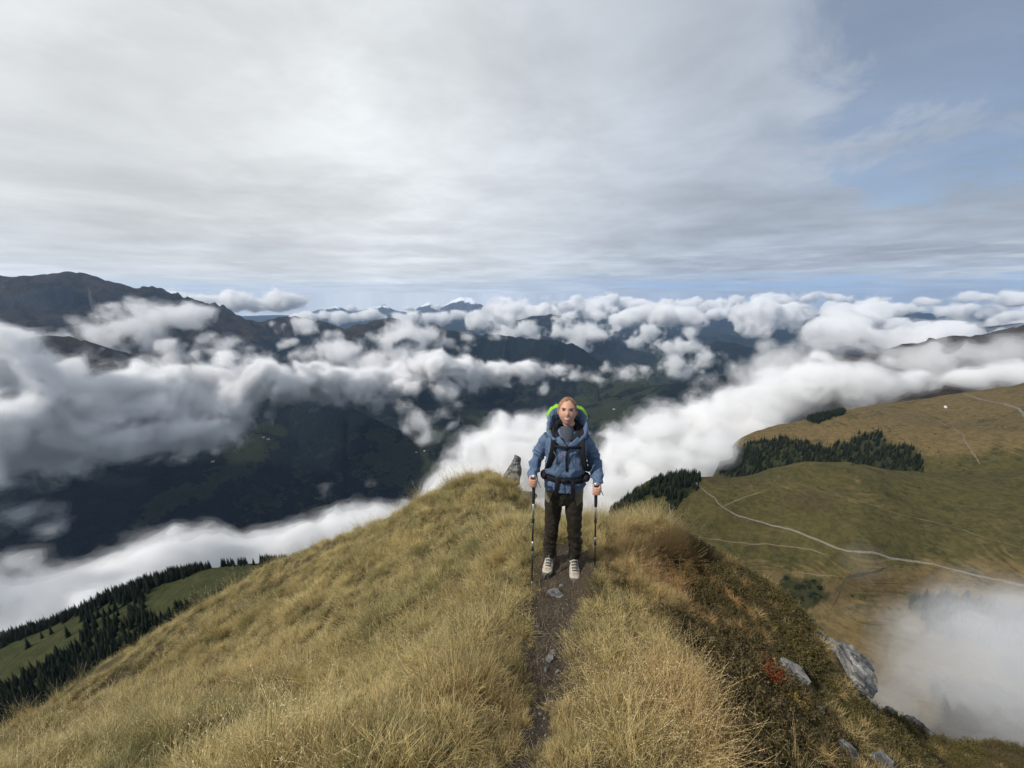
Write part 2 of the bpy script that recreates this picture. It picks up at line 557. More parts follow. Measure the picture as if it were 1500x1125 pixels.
# ------------------------------------------------------------------ materials of the terrain
def mountain_material():
    m, nt = mat_new('mountain')
    pos = nt.node('ShaderNodeNewGeometry')
    p = pos.outputs['Position']
    sep = nt.node('ShaderNodeSeparateXYZ', i0=p)
    z = sep.outputs[2]
    nz_ = nt.node('ShaderNodeSeparateXYZ', i0=pos.outputs['Normal']).outputs[2]
    big = nt.noise(p, 1/900, 6, .6, .4)
    mid = nt.noise(p, 1/160, 6, .62, .3)
    fine = nt.noise(p, 1/28, 5, .65)
    tree = nt.noise(p, 1/9, 2, .6)
    # trees below, turf, heath and rock above
    line = nt.math('ADD', z, nt.math('MULTIPLY', nt.math('SUBTRACT', mid, .5), 420))
    line = nt.math('ADD', line, nt.math('MULTIPLY', nt.math('SUBTRACT', big, .5), 380))
    up = nt.ramp(line, -690, -600)
    forest = nt.mix(fine, (.004, .008, .011), (.011, .017, .019))
    meadow = nt.mix(fine, (.020, .029, .014), (.046, .054, .026))  # green fields, darkened to carry the cloud shadow
    pm = nt.math('ADD', nt.math('MULTIPLY', mid, .7), nt.math('MULTIPLY', fine, .3))
    patch = nt.ramp(pm, .515, .56)
    low = nt.ramp(nt.math('ADD', z, nt.math('MULTIPLY', big, 700)), -700, -1000)
    patch = nt.math('MULTIPLY', patch, nt.math('ADD', nt.math('MULTIPLY', low, .85), .15))
    patch = nt.math('MULTIPLY', patch, nt.ramp(big, .40, .52))
    fld = nt.node('ShaderNodeAttribute', dict(attribute_name='field')).outputs['Fac']
    fp_ = nt.math('MULTIPLY', nt.ramp(nt.math('ADD', pm, nt.math('MULTIPLY', fld, .16)), .53, .58), nt.ramp(fld, .1, .4))
    patch = nt.math('MAXIMUM', patch, fp_)
    lowc = nt.mix(patch, forest, meadow)
    heath = nt.mix(nt.ramp(mid, .35, .65), (.010, .009, .009), (.056, .038, .025))  # overhead cloud shadow is put into this dark heath colour
    heath = nt.mix(nt.ramp(fine, .5, .62), heath, (.038, .036, .018))
    rock = nt.mix(fine, (.028, .028, .03), (.095, .092, .09))
    steep = nt.ramp(nt.math('ADD', nz_, nt.math('MULTIPLY', nt.math('SUBTRACT', fine, .5), .35)), .80, .66)
    high = nt.mix(steep, heath, rock)
    col = nt.mix(up, lowc, high)
    scree = nt.math('MULTIPLY', nt.ramp(fine, .60, .66), nt.ramp(mid, .52, .62))
    col = nt.mix(nt.math('MULTIPLY', nt.math('MULTIPLY', scree, up), .6), col, (.12, .115, .11))
    nt.l.new(col, nt.b.inputs['Base Color'])
    nt.b.inputs['Specular IOR Level'].default_value = .08
    nt.b.inputs['Roughness'].default_value = 1
    h = nt.math('ADD', nt.math('MULTIPLY', tree, 10.0), nt.math('MULTIPLY', fine, 22.0))
    bump(nt, h, 1.0, 1.6)
    return m


def snow_material():
    m, nt = mat_new('snow_peak')
    pos = nt.node('ShaderNodeNewGeometry')
    p = pos.outputs['Position']
    z = nt.node('ShaderNodeSeparateXYZ', i0=p).outputs[2]
    nz_ = nt.node('ShaderNodeSeparateXYZ', i0=pos.outputs['Normal']).outputs[2]
    mid = nt.noise(p, 1/500, 6, .65, .3)
    s = nt.math('ADD', nt.math('ADD', z, nt.math('MULTIPLY', nt.math('SUBTRACT', mid, .5), 1500)), nt.math('MULTIPLY', nt.math('SUBTRACT', nz_, .8), 2200))
    f = nt.ramp(s, -620, -480)
    col = nt.mix(f, nt.mix(mid, (.03, .035, .04), (.08, .08, .085)), (.82, .85, .9))
    nt.l.new(col, nt.b.inputs['Base Color'])
    bump(nt, nt.math('MULTIPLY', mid, 300.0), .5, 1.0)
    return m


def pasture_material():
    m, nt = mat_new('pasture')
    p = nt.node('ShaderNodeNewGeometry').outputs['Position']
    big = nt.noise(p, 1/170, 5, .55, .5)
    mid = nt.noise(p, 1/38, 6, .6, .4)
    fine = nt.noise(p, 1/5, 6, .68)
    tiny = nt.noise(p, 1/1.3, 4, .7)
    # contour-like cattle terraces
    st = nt.node('ShaderNodeMapping', Vector=p, Scale=(1/60, 1/60, 1/2.2)).outputs[0]
    terr = nt.noise(st, 1.0, 4, .6, .8)
    g = nt.mix(fine, (.040, .038, .014), (.100, .086, .034))
    b = nt.mix(fine, (.080, .058, .026), (.170, .126, .060))
    br = nt.node('ShaderNodeAttribute', dict(attribute_name='brown')).outputs['Fac']
    f = nt.math('ADD', nt.math('MULTIPLY', big, .55), nt.math('MULTIPLY', mid, .45))
    f = nt.math('ADD', f, nt.math('MULTIPLY', nt.math('SUBTRACT', terr, .5), .75))
    f = nt.math('ADD', f, nt.math('MULTIPLY', nt.math('SUBTRACT', br, .4), .32))
    col = nt.mix(nt.ramp(f, .42, .62), g, b)
    dk = nt.ramp(nt.math('ADD', nt.math('ADD', nt.math('MULTIPLY', mid, .45), nt.math('MULTIPLY', fine, .35)), nt.math('MULTIPLY', terr, .2)), .48, .38)
    col = nt.mix(nt.math('MULTIPLY', dk, .65), col, (.035, .036, .014))
    heath = nt.node('ShaderNodeAttribute', dict(attribute_name='heath')).outputs['Fac']
    hf = nt.math('MULTIPLY', nt.ramp(nt.math('ADD', heath, nt.math('MULTIPLY', nt.math('SUBTRACT', mid, .5), 2.2)), .25, 1.1), .7)
    col = nt.mix(hf, col, nt.mix(fine, (.035, .024, .014), (.08, .058, .032)))
    woods = nt.node('ShaderNodeAttribute', dict(attribute_name='wood')).outputs['Fac']
    col = nt.mix(nt.math('MULTIPLY', woods, .85), col, (.02, .026, .012))
    col = nt.mix(nt.math('MULTIPLY', nt.ramp(tiny, .55, .75), .25), col, (.15, .13, .07))
    lush_shade = nt.node('ShaderNodeAttribute', dict(attribute_name='lush_shade')).outputs['Fac']
    col = nt.mix(nt.math('MULTIPLY', lush_shade, .85), col, nt.mix(fine, (.020, .029, .010), (.045, .055, .020)))  # left hillside: greener turf, with cloud shade darkened into its colour
    stones = nt.math('MULTIPLY', nt.ramp(tiny, .70, .74), nt.ramp(mid, .55, .7))
    col = nt.mix(nt.math('MULTIPLY', stones, .7), col, (.30, .29, .27))
    nt.l.new(col, nt.b.inputs['Base Color'])
    nt.b.inputs['Specular IOR Level'].default_value = .08
    nt.b.inputs['Roughness'].default_value = 1
    mot = nt.ramp(nt.noise(p, 1/11, 6, .72, .3), .42, .60)
    cm = nt.mix(mot, (1.10, 1.08, 1.02), (.78, .80, .80))
    col = nt.mix(1.0, col, cm, 'MULTIPLY')
    nt.l.new(col, nt.b.inputs['Base Color'])
    h = nt.math('ADD', nt.math('MULTIPLY', fine, 2.2), nt.math('MULTIPLY', terr, 3.4))
    h = nt.math('ADD', h, nt.math('MULTIPLY', tiny, .35))
    bump(nt, h, .8, 1.0)
    return m


M_MOUNT, M_SNOW, M_PAST = mountain_material(), snow_material(), pasture_material()

WOODS = {   # outlines of the woods as seen in the photograph, brought down to the terrain
    'gully': [(1050, 682), (1056, 662), (1095, 650), (1150, 640), (1205, 655), (1240, 648), (1262, 634), (1288, 634), (1310, 655), (1345, 662), (1352, 700), (1240, 715), (1120, 715), (1060, 700)],
    'spur': [(868, 760), (905, 742), (930, 722), (960, 702), (1025, 694), (1024, 716), (1000, 730), (985, 752), (975, 728), (945, 730), (915, 745)],
    'lower': [(1330, 885), (1335, 868), (1400, 872), (1470, 882), (1540, 890), (1600, 930), (1540, 960), (1440, 945), (1370, 930)],
    'bushes': [(1140, 845), (1200, 850), (1215, 875), (1180, 895), (1145, 880)],
    'far': [(1180, 612), (1230, 598), (1240, 606), (1190, 622)],
}
GLADE = [[(225, 860), (262, 850), (310, 832), (380, 824), (400, 850), (300, 880), (250, 895), (222, 905), (208, 888)],
         [(170, 905), (185, 893), (193, 905), (175, 925)],
         [(-80, 990), (0, 950), (60, 925), (112, 905), (128, 915), (112, 945), (75, 965), (40, 985), (-20, 1020), (-80, 1050)]]

TU, TV = project(TX, TY, TZ)
PX_, PY_ = TX, TY


def build_terrain():
    idx = np.arange(NA*NRR).reshape(NRR, NA)
    F = grid_faces(NRR, NA)
    V = np.stack([TX, TY, TZ], -1).reshape(-1, 3)
    fi = TI.ravel()[F[:, 0]]
    az = AA.ravel()[F[:, 0]]
    groups = {}
    groups['pasture'] = ((fi == 100) & (az > R(6)), M_PAST, 'broad green and brown alpine pasture below the ridge on the right')
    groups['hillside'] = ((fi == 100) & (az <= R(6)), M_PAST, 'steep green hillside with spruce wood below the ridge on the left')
    groups['valley_floor'] = (fi == -1, M_MOUNT, 'dark valley floor seen between the clouds')
    desc = dict(massif='dark bare mountain with rounded summit at the far left', spur='brown lower spur in front of the far left mountain',
                middle='long brown and wooded mountain ridge across the middle of the valley', shoulder='dark wooded shoulder sticking out of the cloud left of the hiker',
                behind='rocky blue summit behind the long ridge above the hiker', rightmid='rounded dark blue hill right of the hiker',
                bluepeak='pointed blue peak behind the rounded hill', far_a='faint blue hill near the horizon above the hiker', far_b='faint blue range on the right horizon among clouds',
                far_c='thin blue diagonal ridge at the right among clouds', snow='snow covered peaks on the horizon left of the hiker', rightnear='brown mountain top rising over the cloud at the right edge')
    for k, rd in enumerate(RIDGES):
        groups['mountain' if k == 0 else 'mountain.%03d' % k] = (fi == k, M_SNOW if rd['name'] == 'snow' else M_MOUNT, desc[rd['name']])
    wood = np.zeros(TX.shape)
    near = (TI == 100)
    for nm, poly in WOODS.items():
        wood = np.maximum(wood, in_poly(TU, TV, poly)*near*((RR > 905) if nm == 'gully' else (RR > 0)))
    left = near & (AA < R(-12)) & (RR < 800)
    gl = np.zeros(TX.shape, bool)
    for g in GLADE:
        gl |= in_poly(TU, TV, g)
    wood = np.where(left & ~gl, 1.0, wood)
    brown = sstep(-TV, -690, -640)*near*.85 + .9*sstep(TV, 790, 850)*near
    def patchy(*gs):
        out = np.zeros(TX.shape)
        for u0, v0, a_, b_, rot_ in gs:
            c_, s_ = math.cos(R(rot_)), math.sin(R(rot_))
            p_, q_ = (TU-u0)*c_+(TV-v0)*s_, -(TU-u0)*s_+(TV-v0)*c_
            out = np.maximum(out, np.exp(-(p_/a_)**2-(q_/b_)**2))
        return out
    field = patchy((350, 672, 85, 24, -38), (250, 735, 60, 16, -30), (590, 668, 60, 34, 15), (560, 700, 40, 20, 0), (890, 600, 50, 45, 60), (640, 640, 30, 14, 0), (940, 560, 30, 20, 50), (700, 620, 60, 16, 30), (975, 535, 16, 30, 0))
    hb = np.exp(-((TU-1185)/60)**2-((TV-735)/22)**2) + .8*np.exp(-((TU-1250)/160)**2-((TV-865)/30)**2) + .7*np.exp(-((TU-1070)/60)**2-((TV-705)/12)**2)
    for nm, (sel, mat, lab) in groups.items():
        if not sel.any():
            continue
        f = F[sel]
        used, inv = np.unique(f.ravel(), return_inverse=True)
        me = fast_mesh(nm, V[used], inv.reshape(f.shape))
        if mat is M_MOUNT:
            add_attr(me, 'field', field.ravel()[used])
        if mat is M_PAST:
            add_attr(me, 'wood', wood.ravel()[used])
            add_attr(me, 'brown', brown.ravel()[used])
            add_attr(me, 'lush_shade', (sstep(-AA, R(2), R(14))).ravel()[used])
            add_attr(me, 'heath', (hb*near).ravel()[used])
        link(nm, me, mat, kind='structure', label=lab)
    return wood


WOOD = build_terrain()

# ------------------------------------------------------------------ the ridge one stands on
FG = []
def fp(u, v, r, dz=0.0):
    x, y, z = P(u, v, r)
    FG.append((x, y, z+dz))
for a in [(770, 848, 3.02), (880, 840, 3.1),
          # skyline from the left edge to the knoll
          (715, 704, 7.4), (755, 712, 7.2), (680, 722, 7.8), (640, 742, 8.4), (600, 757, 9.0), (560, 770, 9.6), (520, 785, 10.4), (470, 801, 11.2), (420, 826, 12.0), (370, 848, 12.4), (300, 891, 12.0), (250, 918, 11.6), (190, 956, 11), (130, 990, 10.5), (60, 1031, 9.8), (0, 1062, 9.2), (-120, 1110, 8.4),
          # face of the slope
          (600, 900, 3.35), (500, 850, 5.2), (650, 800, 4.6), (720, 770, 4.7), (300, 1000, 4.6), (400, 930, 5.0), (500, 1000, 2.9), (600, 1125, 1.25), (300, 1125, 2.1), (0, 1125, 4.6), (150, 1080, 5.2),
          (760, 1125, 1.15), (800, 980, 1.9),
          # right of the path
          (1000, 1125, 1.5), (1200, 1125, 2.45), (1350, 1125, 4.2), (1160, 990, 3.6), (1000, 860, 3.95), (950, 800, 4.4), (930, 775, 5.3), (980, 776, 5.3), (1030, 806, 5.2), (1080, 834, 5.2), (1130, 866, 5.1), (1185, 925, 4.9), (1240, 990, 4.6), (1270, 1030, 4.5), (1080, 930, 3.6), (870, 770, 5.6), (820, 775, 5.6),
          # lower right shelf
          (1310, 1034, 7.4), (1400, 1066, 8.6), (1500, 1098, 9.6), (1430, 1120, 7.2), (1620, 1150, 10)]:
    fp(*a)
# behind the skylines the flank falls away
for u, v, r in [(755, 712, 7.2), (640, 742, 8.4), (560, 770, 9.6), (470, 801, 11.2), (370, 848, 12.4), (250, 918, 11.6), (130, 984, 10.5), (0, 1058, 9.2), (-120, 1110, 8.4)]:
    fp(u, v, r+2.0, -.95)
    fp(u, v, r+9.0, -6.0)
for u, v, r in [(860, 760, 6.3), (930, 775, 5.3), (1030, 806, 5.2), (1130, 866, 5.1), (1185, 925, 4.9)]:
    fp(u, v, r+1.3, -1.0)
    fp(u, v, r+8, -6.5)
for u, v, r in [(1310, 1034, 7.4), (1400, 1066, 8.6), (1500, 1098, 9.6), (1620, 1150, 10)]:
    fp(u, v, r+1.5, -1.4)
    fp(u, v, r+8, -8)
FG += [(.485, 3.19, -2.475), (.485, 3.0, -2.47), (.485, 3.45, -2.53), (0, 0, -1.56), (.3, -1.2, -1.5), (0, -5, -1.6), (-4, -4, -3.6), (4, -4, -3.9), (-9, -9, -8), (9, -9, -8), (0, -14, -4)]
fg_f = RBF([(a, b) for a, b, c in FG], [c for a, b, c in FG], .02)

PATH = [P(832, 815, 3.5), P(830, 830, 3.25), P(822, 850, 3.0), P(812, 880, 2.65), P(806, 915, 2.3), P(803, 950, 2.02), P(800, 985, 1.8), P(790, 1030, 1.55), P(778, 1080, 1.3), P(770, 1130, 1.1), (0.03, .6, 0), (0.1, -2, 0)]


def path_dist(x, y):
    d = np.full(np.shape(x), 1e9)
    for a, b in zip(PATH[:-1], PATH[1:]):
        dx, dy = b[0]-a[0], b[1]-a[1]
        t = np.clip(((x-a[0])*dx+(y-a[1])*dy)/(dx*dx+dy*dy), 0, 1)
        d = np.minimum(d, np.hypot(x-a[0]-t*dx, y-a[1]-t*dy))
    return d + .05*fbm(x*3.3, y*3.3, 3, 91)


CORR = [(-200, 20), (0, 20), (60, 16), (130, 17), (190, 20), (250, 22), (300, 25), (370, 18), (420, 17), (470, 14), (520, 12), (560, 10), (600, 2), (640, -4), (680, -4), (715, -6), (750, -2), (775, 12), (820, 0), (1310, 0), (1500, 22), (1700, 20)]
CORR_A = [slope_of(u, 750)[0] for u, d in CORR]
CORR_D = [d for u, d in CORR]


def fg_height(x, y, fine=True):
    x, y = np.asarray(x, float), np.asarray(y, float)
    r = np.hypot(x, y)
    z = fg_f(x, y)
    if fine:
        pd = path_dist(x, y)
        off = sstep(pd, .10, .30)
        calm = sstep(np.hypot(x-.48, y-3.12), .3, .75)
        z = z + (.12*fbm(x*1.1, y*1.1, 4, 51) + .065*ridged(x*1.9, y*1.9, 3, 54) - .03)*off*calm - .045*(1-off) + .012*fbm(x*8, y*8, 4, 58)
        # little steps trodden across the slope on the left
        z = z + .10*fbm((x*.5-y*.2)*.9, (y+.55*x)*2.0, 3, 61)*off*sstep(-x, .3, 1.5)
    z = z - .0165*np.interp(np.arctan2(x, y), CORR_A, CORR_D)*sstep(r, 3.8, 7.5)
    base = near_f(np.arctan2(x, y)*1.6, np.full(np.shape(x), math.log(60.0)))*r - 1.0
    z = z*(1-sstep(r, 17, 34)) + base*sstep(r, 17, 34)
    return z


def ground_material():
    m, nt = mat_new('ridge_soil')
    p = nt.node('ShaderNodeNewGeometry').outputs['Position']
    a = nt.node('ShaderNodeAttribute', dict(attribute_name='path')).outputs['Fac']
    n1 = nt.noise(p, 3.0, 6, .65)
    n2 = nt.noise(p, 22, 6, .7)
    n3 = nt.noise(p, 90, 3, .6)
    soil = nt.mix(n2, (.026, .019, .012), (.092, .070, .048))
    soil = nt.mix(nt.math('MULTIPLY', nt.ramp(n3, .56, .68), .6), soil, (.21, .185, .16))
    turf = nt.mix(n2, (.030, .022, .010), (.115, .085, .038))
    moss = nt.mix(n2, (.040, .030, .010), (.10, .085, .026))
    turf = nt.mix(nt.ramp(n1, .45, .6), turf, moss)
    col = nt.mix(a, turf, soil)
    nt.l.new(col, nt.b.inputs['Base Color'])
    nt.b.inputs['Roughness'].default_value = .95
    bump(nt, nt.math('ADD', n2, nt.math('MULTIPLY', n3, .4)), .9, .03)
    return m


def build_foreground():
    na, nr_ = 560, 300
    av = np.linspace(-math.pi, math.pi, na)
    rv_ = .08*np.exp(np.linspace(0, math.log(58/.08), nr_))
    r, a = np.meshgrid(rv_, av, indexing='ij')
    x, y = r*np.sin(a), r*np.cos(a)
    z = fg_height(x, y)
    V = np.stack([x, y, z], -1).reshape(-1, 3)
    F = grid_faces(nr_, na)
    me = fast_mesh('ridge', V, F)
    add_attr(me, 'path', 1-sstep(path_dist(x, y), .14, .34).ravel())
    return link('ground', me, ground_material(), kind='structure', label='grassy mountain ridge with a narrow dirt path')


GROUND = build_foreground()

# ------------------------------------------------------------------ scattered ground cover
def scatter(name, variants, pts, rot, scale, var, tint, mat, label):
    """one mesh holds the plant variants and the places where they grow; geometry nodes set one plant on every place"""
    VV, FF, VA, TI_, RN = [], [], [], [], []
    off = 0
    for k, (V, F, tip, rnd) in enumerate(variants):
        VV.append(V)
        FF.append(F+off)
        VA.append(np.full(len(V), k))
        TI_.append(tip)
        RN.append(rnd)
        off += len(V)
    n = len(pts)
    nv = off
    V = np.vstack(VV+[pts])
    me = fast_mesh(name, V, np.vstack(FF), smooth=False)
    z = np.zeros(n)
    add_attr(me, 'variant', np.concatenate(VA+[np.asarray(var)]).astype(np.int32), 'INT')
    add_attr(me, 'place', np.concatenate([np.zeros(nv, bool), np.ones(n, bool)]), 'BOOLEAN')
    add_attr(me, 'tip', np.concatenate(TI_+[z]))
    add_attr(me, 'rnd', np.concatenate(RN+[z]))
    add_attr(me, 'rot', np.vstack([np.zeros((nv, 3)), rot]), 'FLOAT_VECTOR')
    add_attr(me, 'size', np.vstack([np.zeros((nv, 3)), scale if np.ndim(scale) == 2 else np.repeat(np.asarray(scale)[:, None], 3, 1)]), 'FLOAT_VECTOR')
    add_attr(me, 'tint', np.concatenate([np.zeros(nv), tint]))
    o = link(name, me, mat, kind='stuff', label=label)
    t = bpy.data.node_groups.new(name, 'GeometryNodeTree')
    t.interface.new_socket('Geometry', in_out='INPUT', socket_type='NodeSocketGeometry')
    t.interface.new_socket('Geometry', in_out='OUTPUT', socket_type='NodeSocketGeometry')
    g = NT(t)
    gi, go = g.n.new('NodeGroupInput'), g.n.new('NodeGroupOutput')
    def attr(nm, ty):
        nd = g.n.new('GeometryNodeInputNamedAttribute')
        nd.data_type = ty
        nd.inputs['Name'].default_value = nm
        return nd.outputs[0]
    se = g.n.new('GeometryNodeSeparateGeometry')
    se.domain = 'POINT'
    g.l.new(gi.outputs[0], se.inputs[0])
    g.l.new(attr('place', 'BOOLEAN'), se.inputs['Selection'])
    m2p = g.n.new('GeometryNodeMeshToPoints')
    g.l.new(se.outputs[0], m2p.inputs[0])
    sp = g.n.new('GeometryNodeSplitToInstances')
    sp.domain = 'POINT'
    g.l.new(se.outputs[1], sp.inputs[0])
    g.l.new(attr('variant', 'INT'), sp.inputs['Group ID'])
    ip = g.n.new('GeometryNodeInstanceOnPoints')
    g.l.new(m2p.outputs[0], ip.inputs['Points'])
    g.l.new(sp.outputs[0], ip.inputs['Instance'])
    ip.inputs['Pick Instance'].default_value = True
    g.l.new(attr('variant', 'INT'), ip.inputs['Instance Index'])
    e2r = g.n.new('FunctionNodeEulerToRotation')
    g.l.new(attr('rot', 'FLOAT_VECTOR'), e2r.inputs[0])
    g.l.new(e2r.outputs[0], ip.inputs['Rotation'])
    g.l.new(attr('size', 'FLOAT_VECTOR'), ip.inputs['Scale'])
    g.l.new(ip.outputs[0], go.inputs[0])
    md = o.modifiers.new('scatter', 'NODES')
    md.node_group = t
    return o


def blades(n, rg, rad, lmin, lmax, w, lean, droop, segs=4, bundle=0.0):
    """n grass blades growing from a small disc"""
    a = rg.uniform(0, 2*np.pi, n)
    rr = rad*np.sqrt(rg.uniform(0, 1, n))
    bx, by = rr*np.cos(a), rr*np.sin(a)
    da = a + rg.normal(0, 1.15, n)
    L = rg.uniform(lmin, lmax, n)*(1-.35*(rr/rad)**2)
    le = np.abs(rg.normal(lean, lean*.5, n))*(.35+.9*rr/rad)
    dr = droop*rg.uniform(.3, 1.5, n)
    wi = w*rg.uniform(.6, 1.3, n)
    twist = rg.normal(0, .5, n)
    V = np.zeros((n, segs+1, 2, 3))
    tip = np.zeros((n, segs+1, 2))
    x, y, z = bx.copy(), by.copy(), np.full(n, -.01)
    ang = le.copy()
    for s in range(segs+1):
        f = s/segs
        ww = wi*(1-f**1.6)*.5+.0002
        px, py = -np.sin(da+twist*f), np.cos(da+twist*f)
        V[:, s, 0] = np.stack([x-px*ww, y-py*ww, z], -1)
        V[:, s, 1] = np.stack([x+px*ww, y+py*ww, z], -1)
        tip[:, s] = f
        st = L/segs
        x = x+np.sin(ang)*np.cos(da)*st
        y = y+np.sin(ang)*np.sin(da)*st
        z = z+np.cos(ang)*st
        ang = ang+dr/segs*(.5+1.5*f)
    idx = np.arange(n*(segs+1)*2).reshape(n, segs+1, 2)
    F = np.stack([idx[:, :-1, 0], idx[:, :-1, 1], idx[:, 1:, 1], idx[:, 1:, 0]], -1).reshape(-1, 4)
    rnd = np.repeat(rg.uniform(0, 1, n), (segs+1)*2)
    return V.reshape(-1, 3), F, tip.ravel(), rnd


def merge(parts):
    V, F, T, N = [], [], [], []
    o = 0
    for v, f, t, r in parts:
        V.append(v)
        F.append(f+o)
        T.append(t)
        N.append(r)
        o += len(v)
    return np.vstack(V), np.vstack(F), np.concatenate(T), np.concatenate(N)


def seed_heads(parts, rg, every=1, size=.05):
    """small spikelets along the last part of each stalk"""
    V, F, T, N = parts
    n = len(V)//10
    st = V.reshape(n, 5, 2, 3).mean(2)
    vs, fs = [], []
    o = 0
    for i in range(0, n, every):
        p, q = st[i, 3], st[i, 4]
        d = q-p
        for k in range(7):
            f = k/6
            c = p+d*f
            r_ = size*(.25+.75*(1-abs(f-.35)))*.5
            s1 = rg.normal(0, 1, 3)
            s1 /= np.linalg.norm(s1)
            e = c+(s1*.5+d/np.linalg.norm(d)*1.1+np.array([0, 0, -.25]))*r_*.8
            nrm = np.cross(s1, d)
            nrm = nrm/(np.linalg.norm(nrm)+1e-6)*.0013
            vs += [c-nrm, c+nrm, e+nrm*.7, e-nrm*.7]
            fs.append([o, o+1, o+2, o+3])
            o += 4
    return np.array(vs), np.array(fs), np.ones(len(vs))*1.25, np.repeat(rg.uniform(.4, 1, len(vs)//4), 4)


def leafy(n_twigs, rg, rad, h, leaf, leaves):
    """low woody shrub: thin twigs with many small leaves"""
    out = [blades(n_twigs, rg, rad*.35, h*.6, h*1.15, .0035, .55, .35)]
    st = out[0][0].reshape(n_twigs, 5, 2, 3).mean(2)
    vs = []
    m = n_twigs*leaves
    ti = rg.integers(0, n_twigs, m)
    f = rg.uniform(1.1, 4, m)
    i0 = np.minimum(f.astype(int), 3)
    c = st[ti, i0]*(1-(f-i0))[:, None]+st[ti, i0+1]*(f-i0)[:, None]
    a = rg.normal(0, 1, (m, 3))+np.array([0, 0, .5])
    a /= np.linalg.norm(a, axis=1)[:, None]
    b = rg.normal(0, 1, (m, 3))
    b = np.cross(a, b)
    b /= np.linalg.norm(b, axis=1)[:, None]
    s = leaf*rg.uniform(.6, 1.3, m)[:, None]
    c = c+rg.normal(0, leaf*.4, (m, 3))
    q = np.stack([c, c+a*s*.5+b*s*.28, c+a*s, c+a*s*.5-b*s*.28], 1).reshape(-1, 3)
    F = np.arange(4*m).reshape(m, 4)
    out.append((q, F, np.full(4*m, 1.5), np.repeat(rg.uniform(0, 1, m), 4)))
    return merge(out)


def cover_material(name, c_root, c_a, c_b, c_tip, rust=(.30, .14, .05), transl=.3):
    m, nt = mat_new(name)
    p = nt.node('ShaderNodeNewGeometry').outputs['Position']
    tip = nt.node('ShaderNodeAttribute', dict(attribute_name='tip')).outputs['Fac']
    rnd = nt.node('ShaderNodeAttribute', dict(attribute_name='rnd')).outputs['Fac']
    tint = nt.node('ShaderNodeAttribute', dict(attribute_name='tint', attribute_type='INSTANCER')).outputs['Fac']
    oi = nt.node('ShaderNodeObjectInfo').outputs['Random']
    n1 = nt.noise(p, 1.3, 4, .6, .4)
    n2 = nt.noise(p, .35, 3, .5)
    f = nt.math('ADD', nt.math('MULTIPLY', n1, .9), nt.math('MULTIPLY', n2, .5))
    f = nt.math('ADD', f, nt.math('MULTIPLY', rnd, .40))
    f = nt.math('ADD', f, nt.math('MULTIPLY', oi, .55))
    f = nt.ramp(f, .85, 1.50)
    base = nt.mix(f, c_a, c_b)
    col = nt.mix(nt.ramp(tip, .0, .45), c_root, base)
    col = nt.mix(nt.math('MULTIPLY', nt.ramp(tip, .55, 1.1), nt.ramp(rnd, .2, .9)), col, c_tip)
    col = nt.mix(nt.math('MULTIPLY', tint, nt.ramp(nt.math('ADD', rnd, n1), .5, 1.2)), col, rust)
    nt.l.new(col, nt.b.inputs['Base Color'])
    nt.b.inputs['Roughness'].default_value = .6
    nt.b.inputs['Specular IOR Level'].default_value = .25
    tr = nt.node('ShaderNodeBsdfTranslucent', Color=col)
    mx = nt.n.new('ShaderNodeMixShader')
    mx.inputs[0].default_value = transl
    nt.l.new(nt.b.outputs[0], mx.inputs[1])
    nt.l.new(tr.outputs[0], mx.inputs[2])
    nt.l.new(mx.outputs[0], nt.out.inputs[0])
    return m


def normals(x, y, e=.06):
    hx = (fg_height(x+e, y, False)-fg_height(x-e, y, False))/(2*e)
    hy = (fg_height(x, y+e, False)-fg_height(x, y-e, False))/(2*e)
    return hx, hy


ROCK_SPOTS = []     # (x, y, radius) kept free of grass


def free(x, y):
    ok = np.ones(x.shape, bool)
    for a, b, c in ROCK_SPOTS:
        ok &= np.hypot(x-a, y-b) > c
    return ok


def place_rot(x, y, rg, wx, wy, spread=.25, follow=.55):
    """Euler angles: lean with the slope and the wind"""
    hx, hy = normals(x, y)
    lx = -hx*follow + wx + rg.normal(0, spread, x.shape)
    ly = -hy*follow + wy + rg.normal(0, spread, x.shape)
    rx = -np.arctan(ly)
    ry = np.arctan(lx)
    out = np.zeros((len(x), 3))
    rz = rg.uniform(0, 2*np.pi, len(x))
    # tilt applied after the spin about the own axis
    cx, sx, cy, sy, cz, sz = np.cos(rx), np.sin(rx), np.cos(ry), np.sin(ry), np.cos(rz), np.sin(rz)
    # M = Rx(rx) Ry(ry) Rz(rz)  ->  XYZ Euler
    m00, m01 = cy*cz, -cy*sz
    m10, m11 = cx*sz+sx*sy*cz, cx*cz-sx*sy*sz
    m20, m21, m22 = sx*sz-cx*sy*cz, sx*cz+cx*sy*sz, cx*cy
    out[:, 0] = np.arctan2(m21, m22)
    out[:, 1] = -np.arcsin(np.clip(m20, -1, 1))
    out[:, 2] = np.arctan2(m10, m00)
    return out


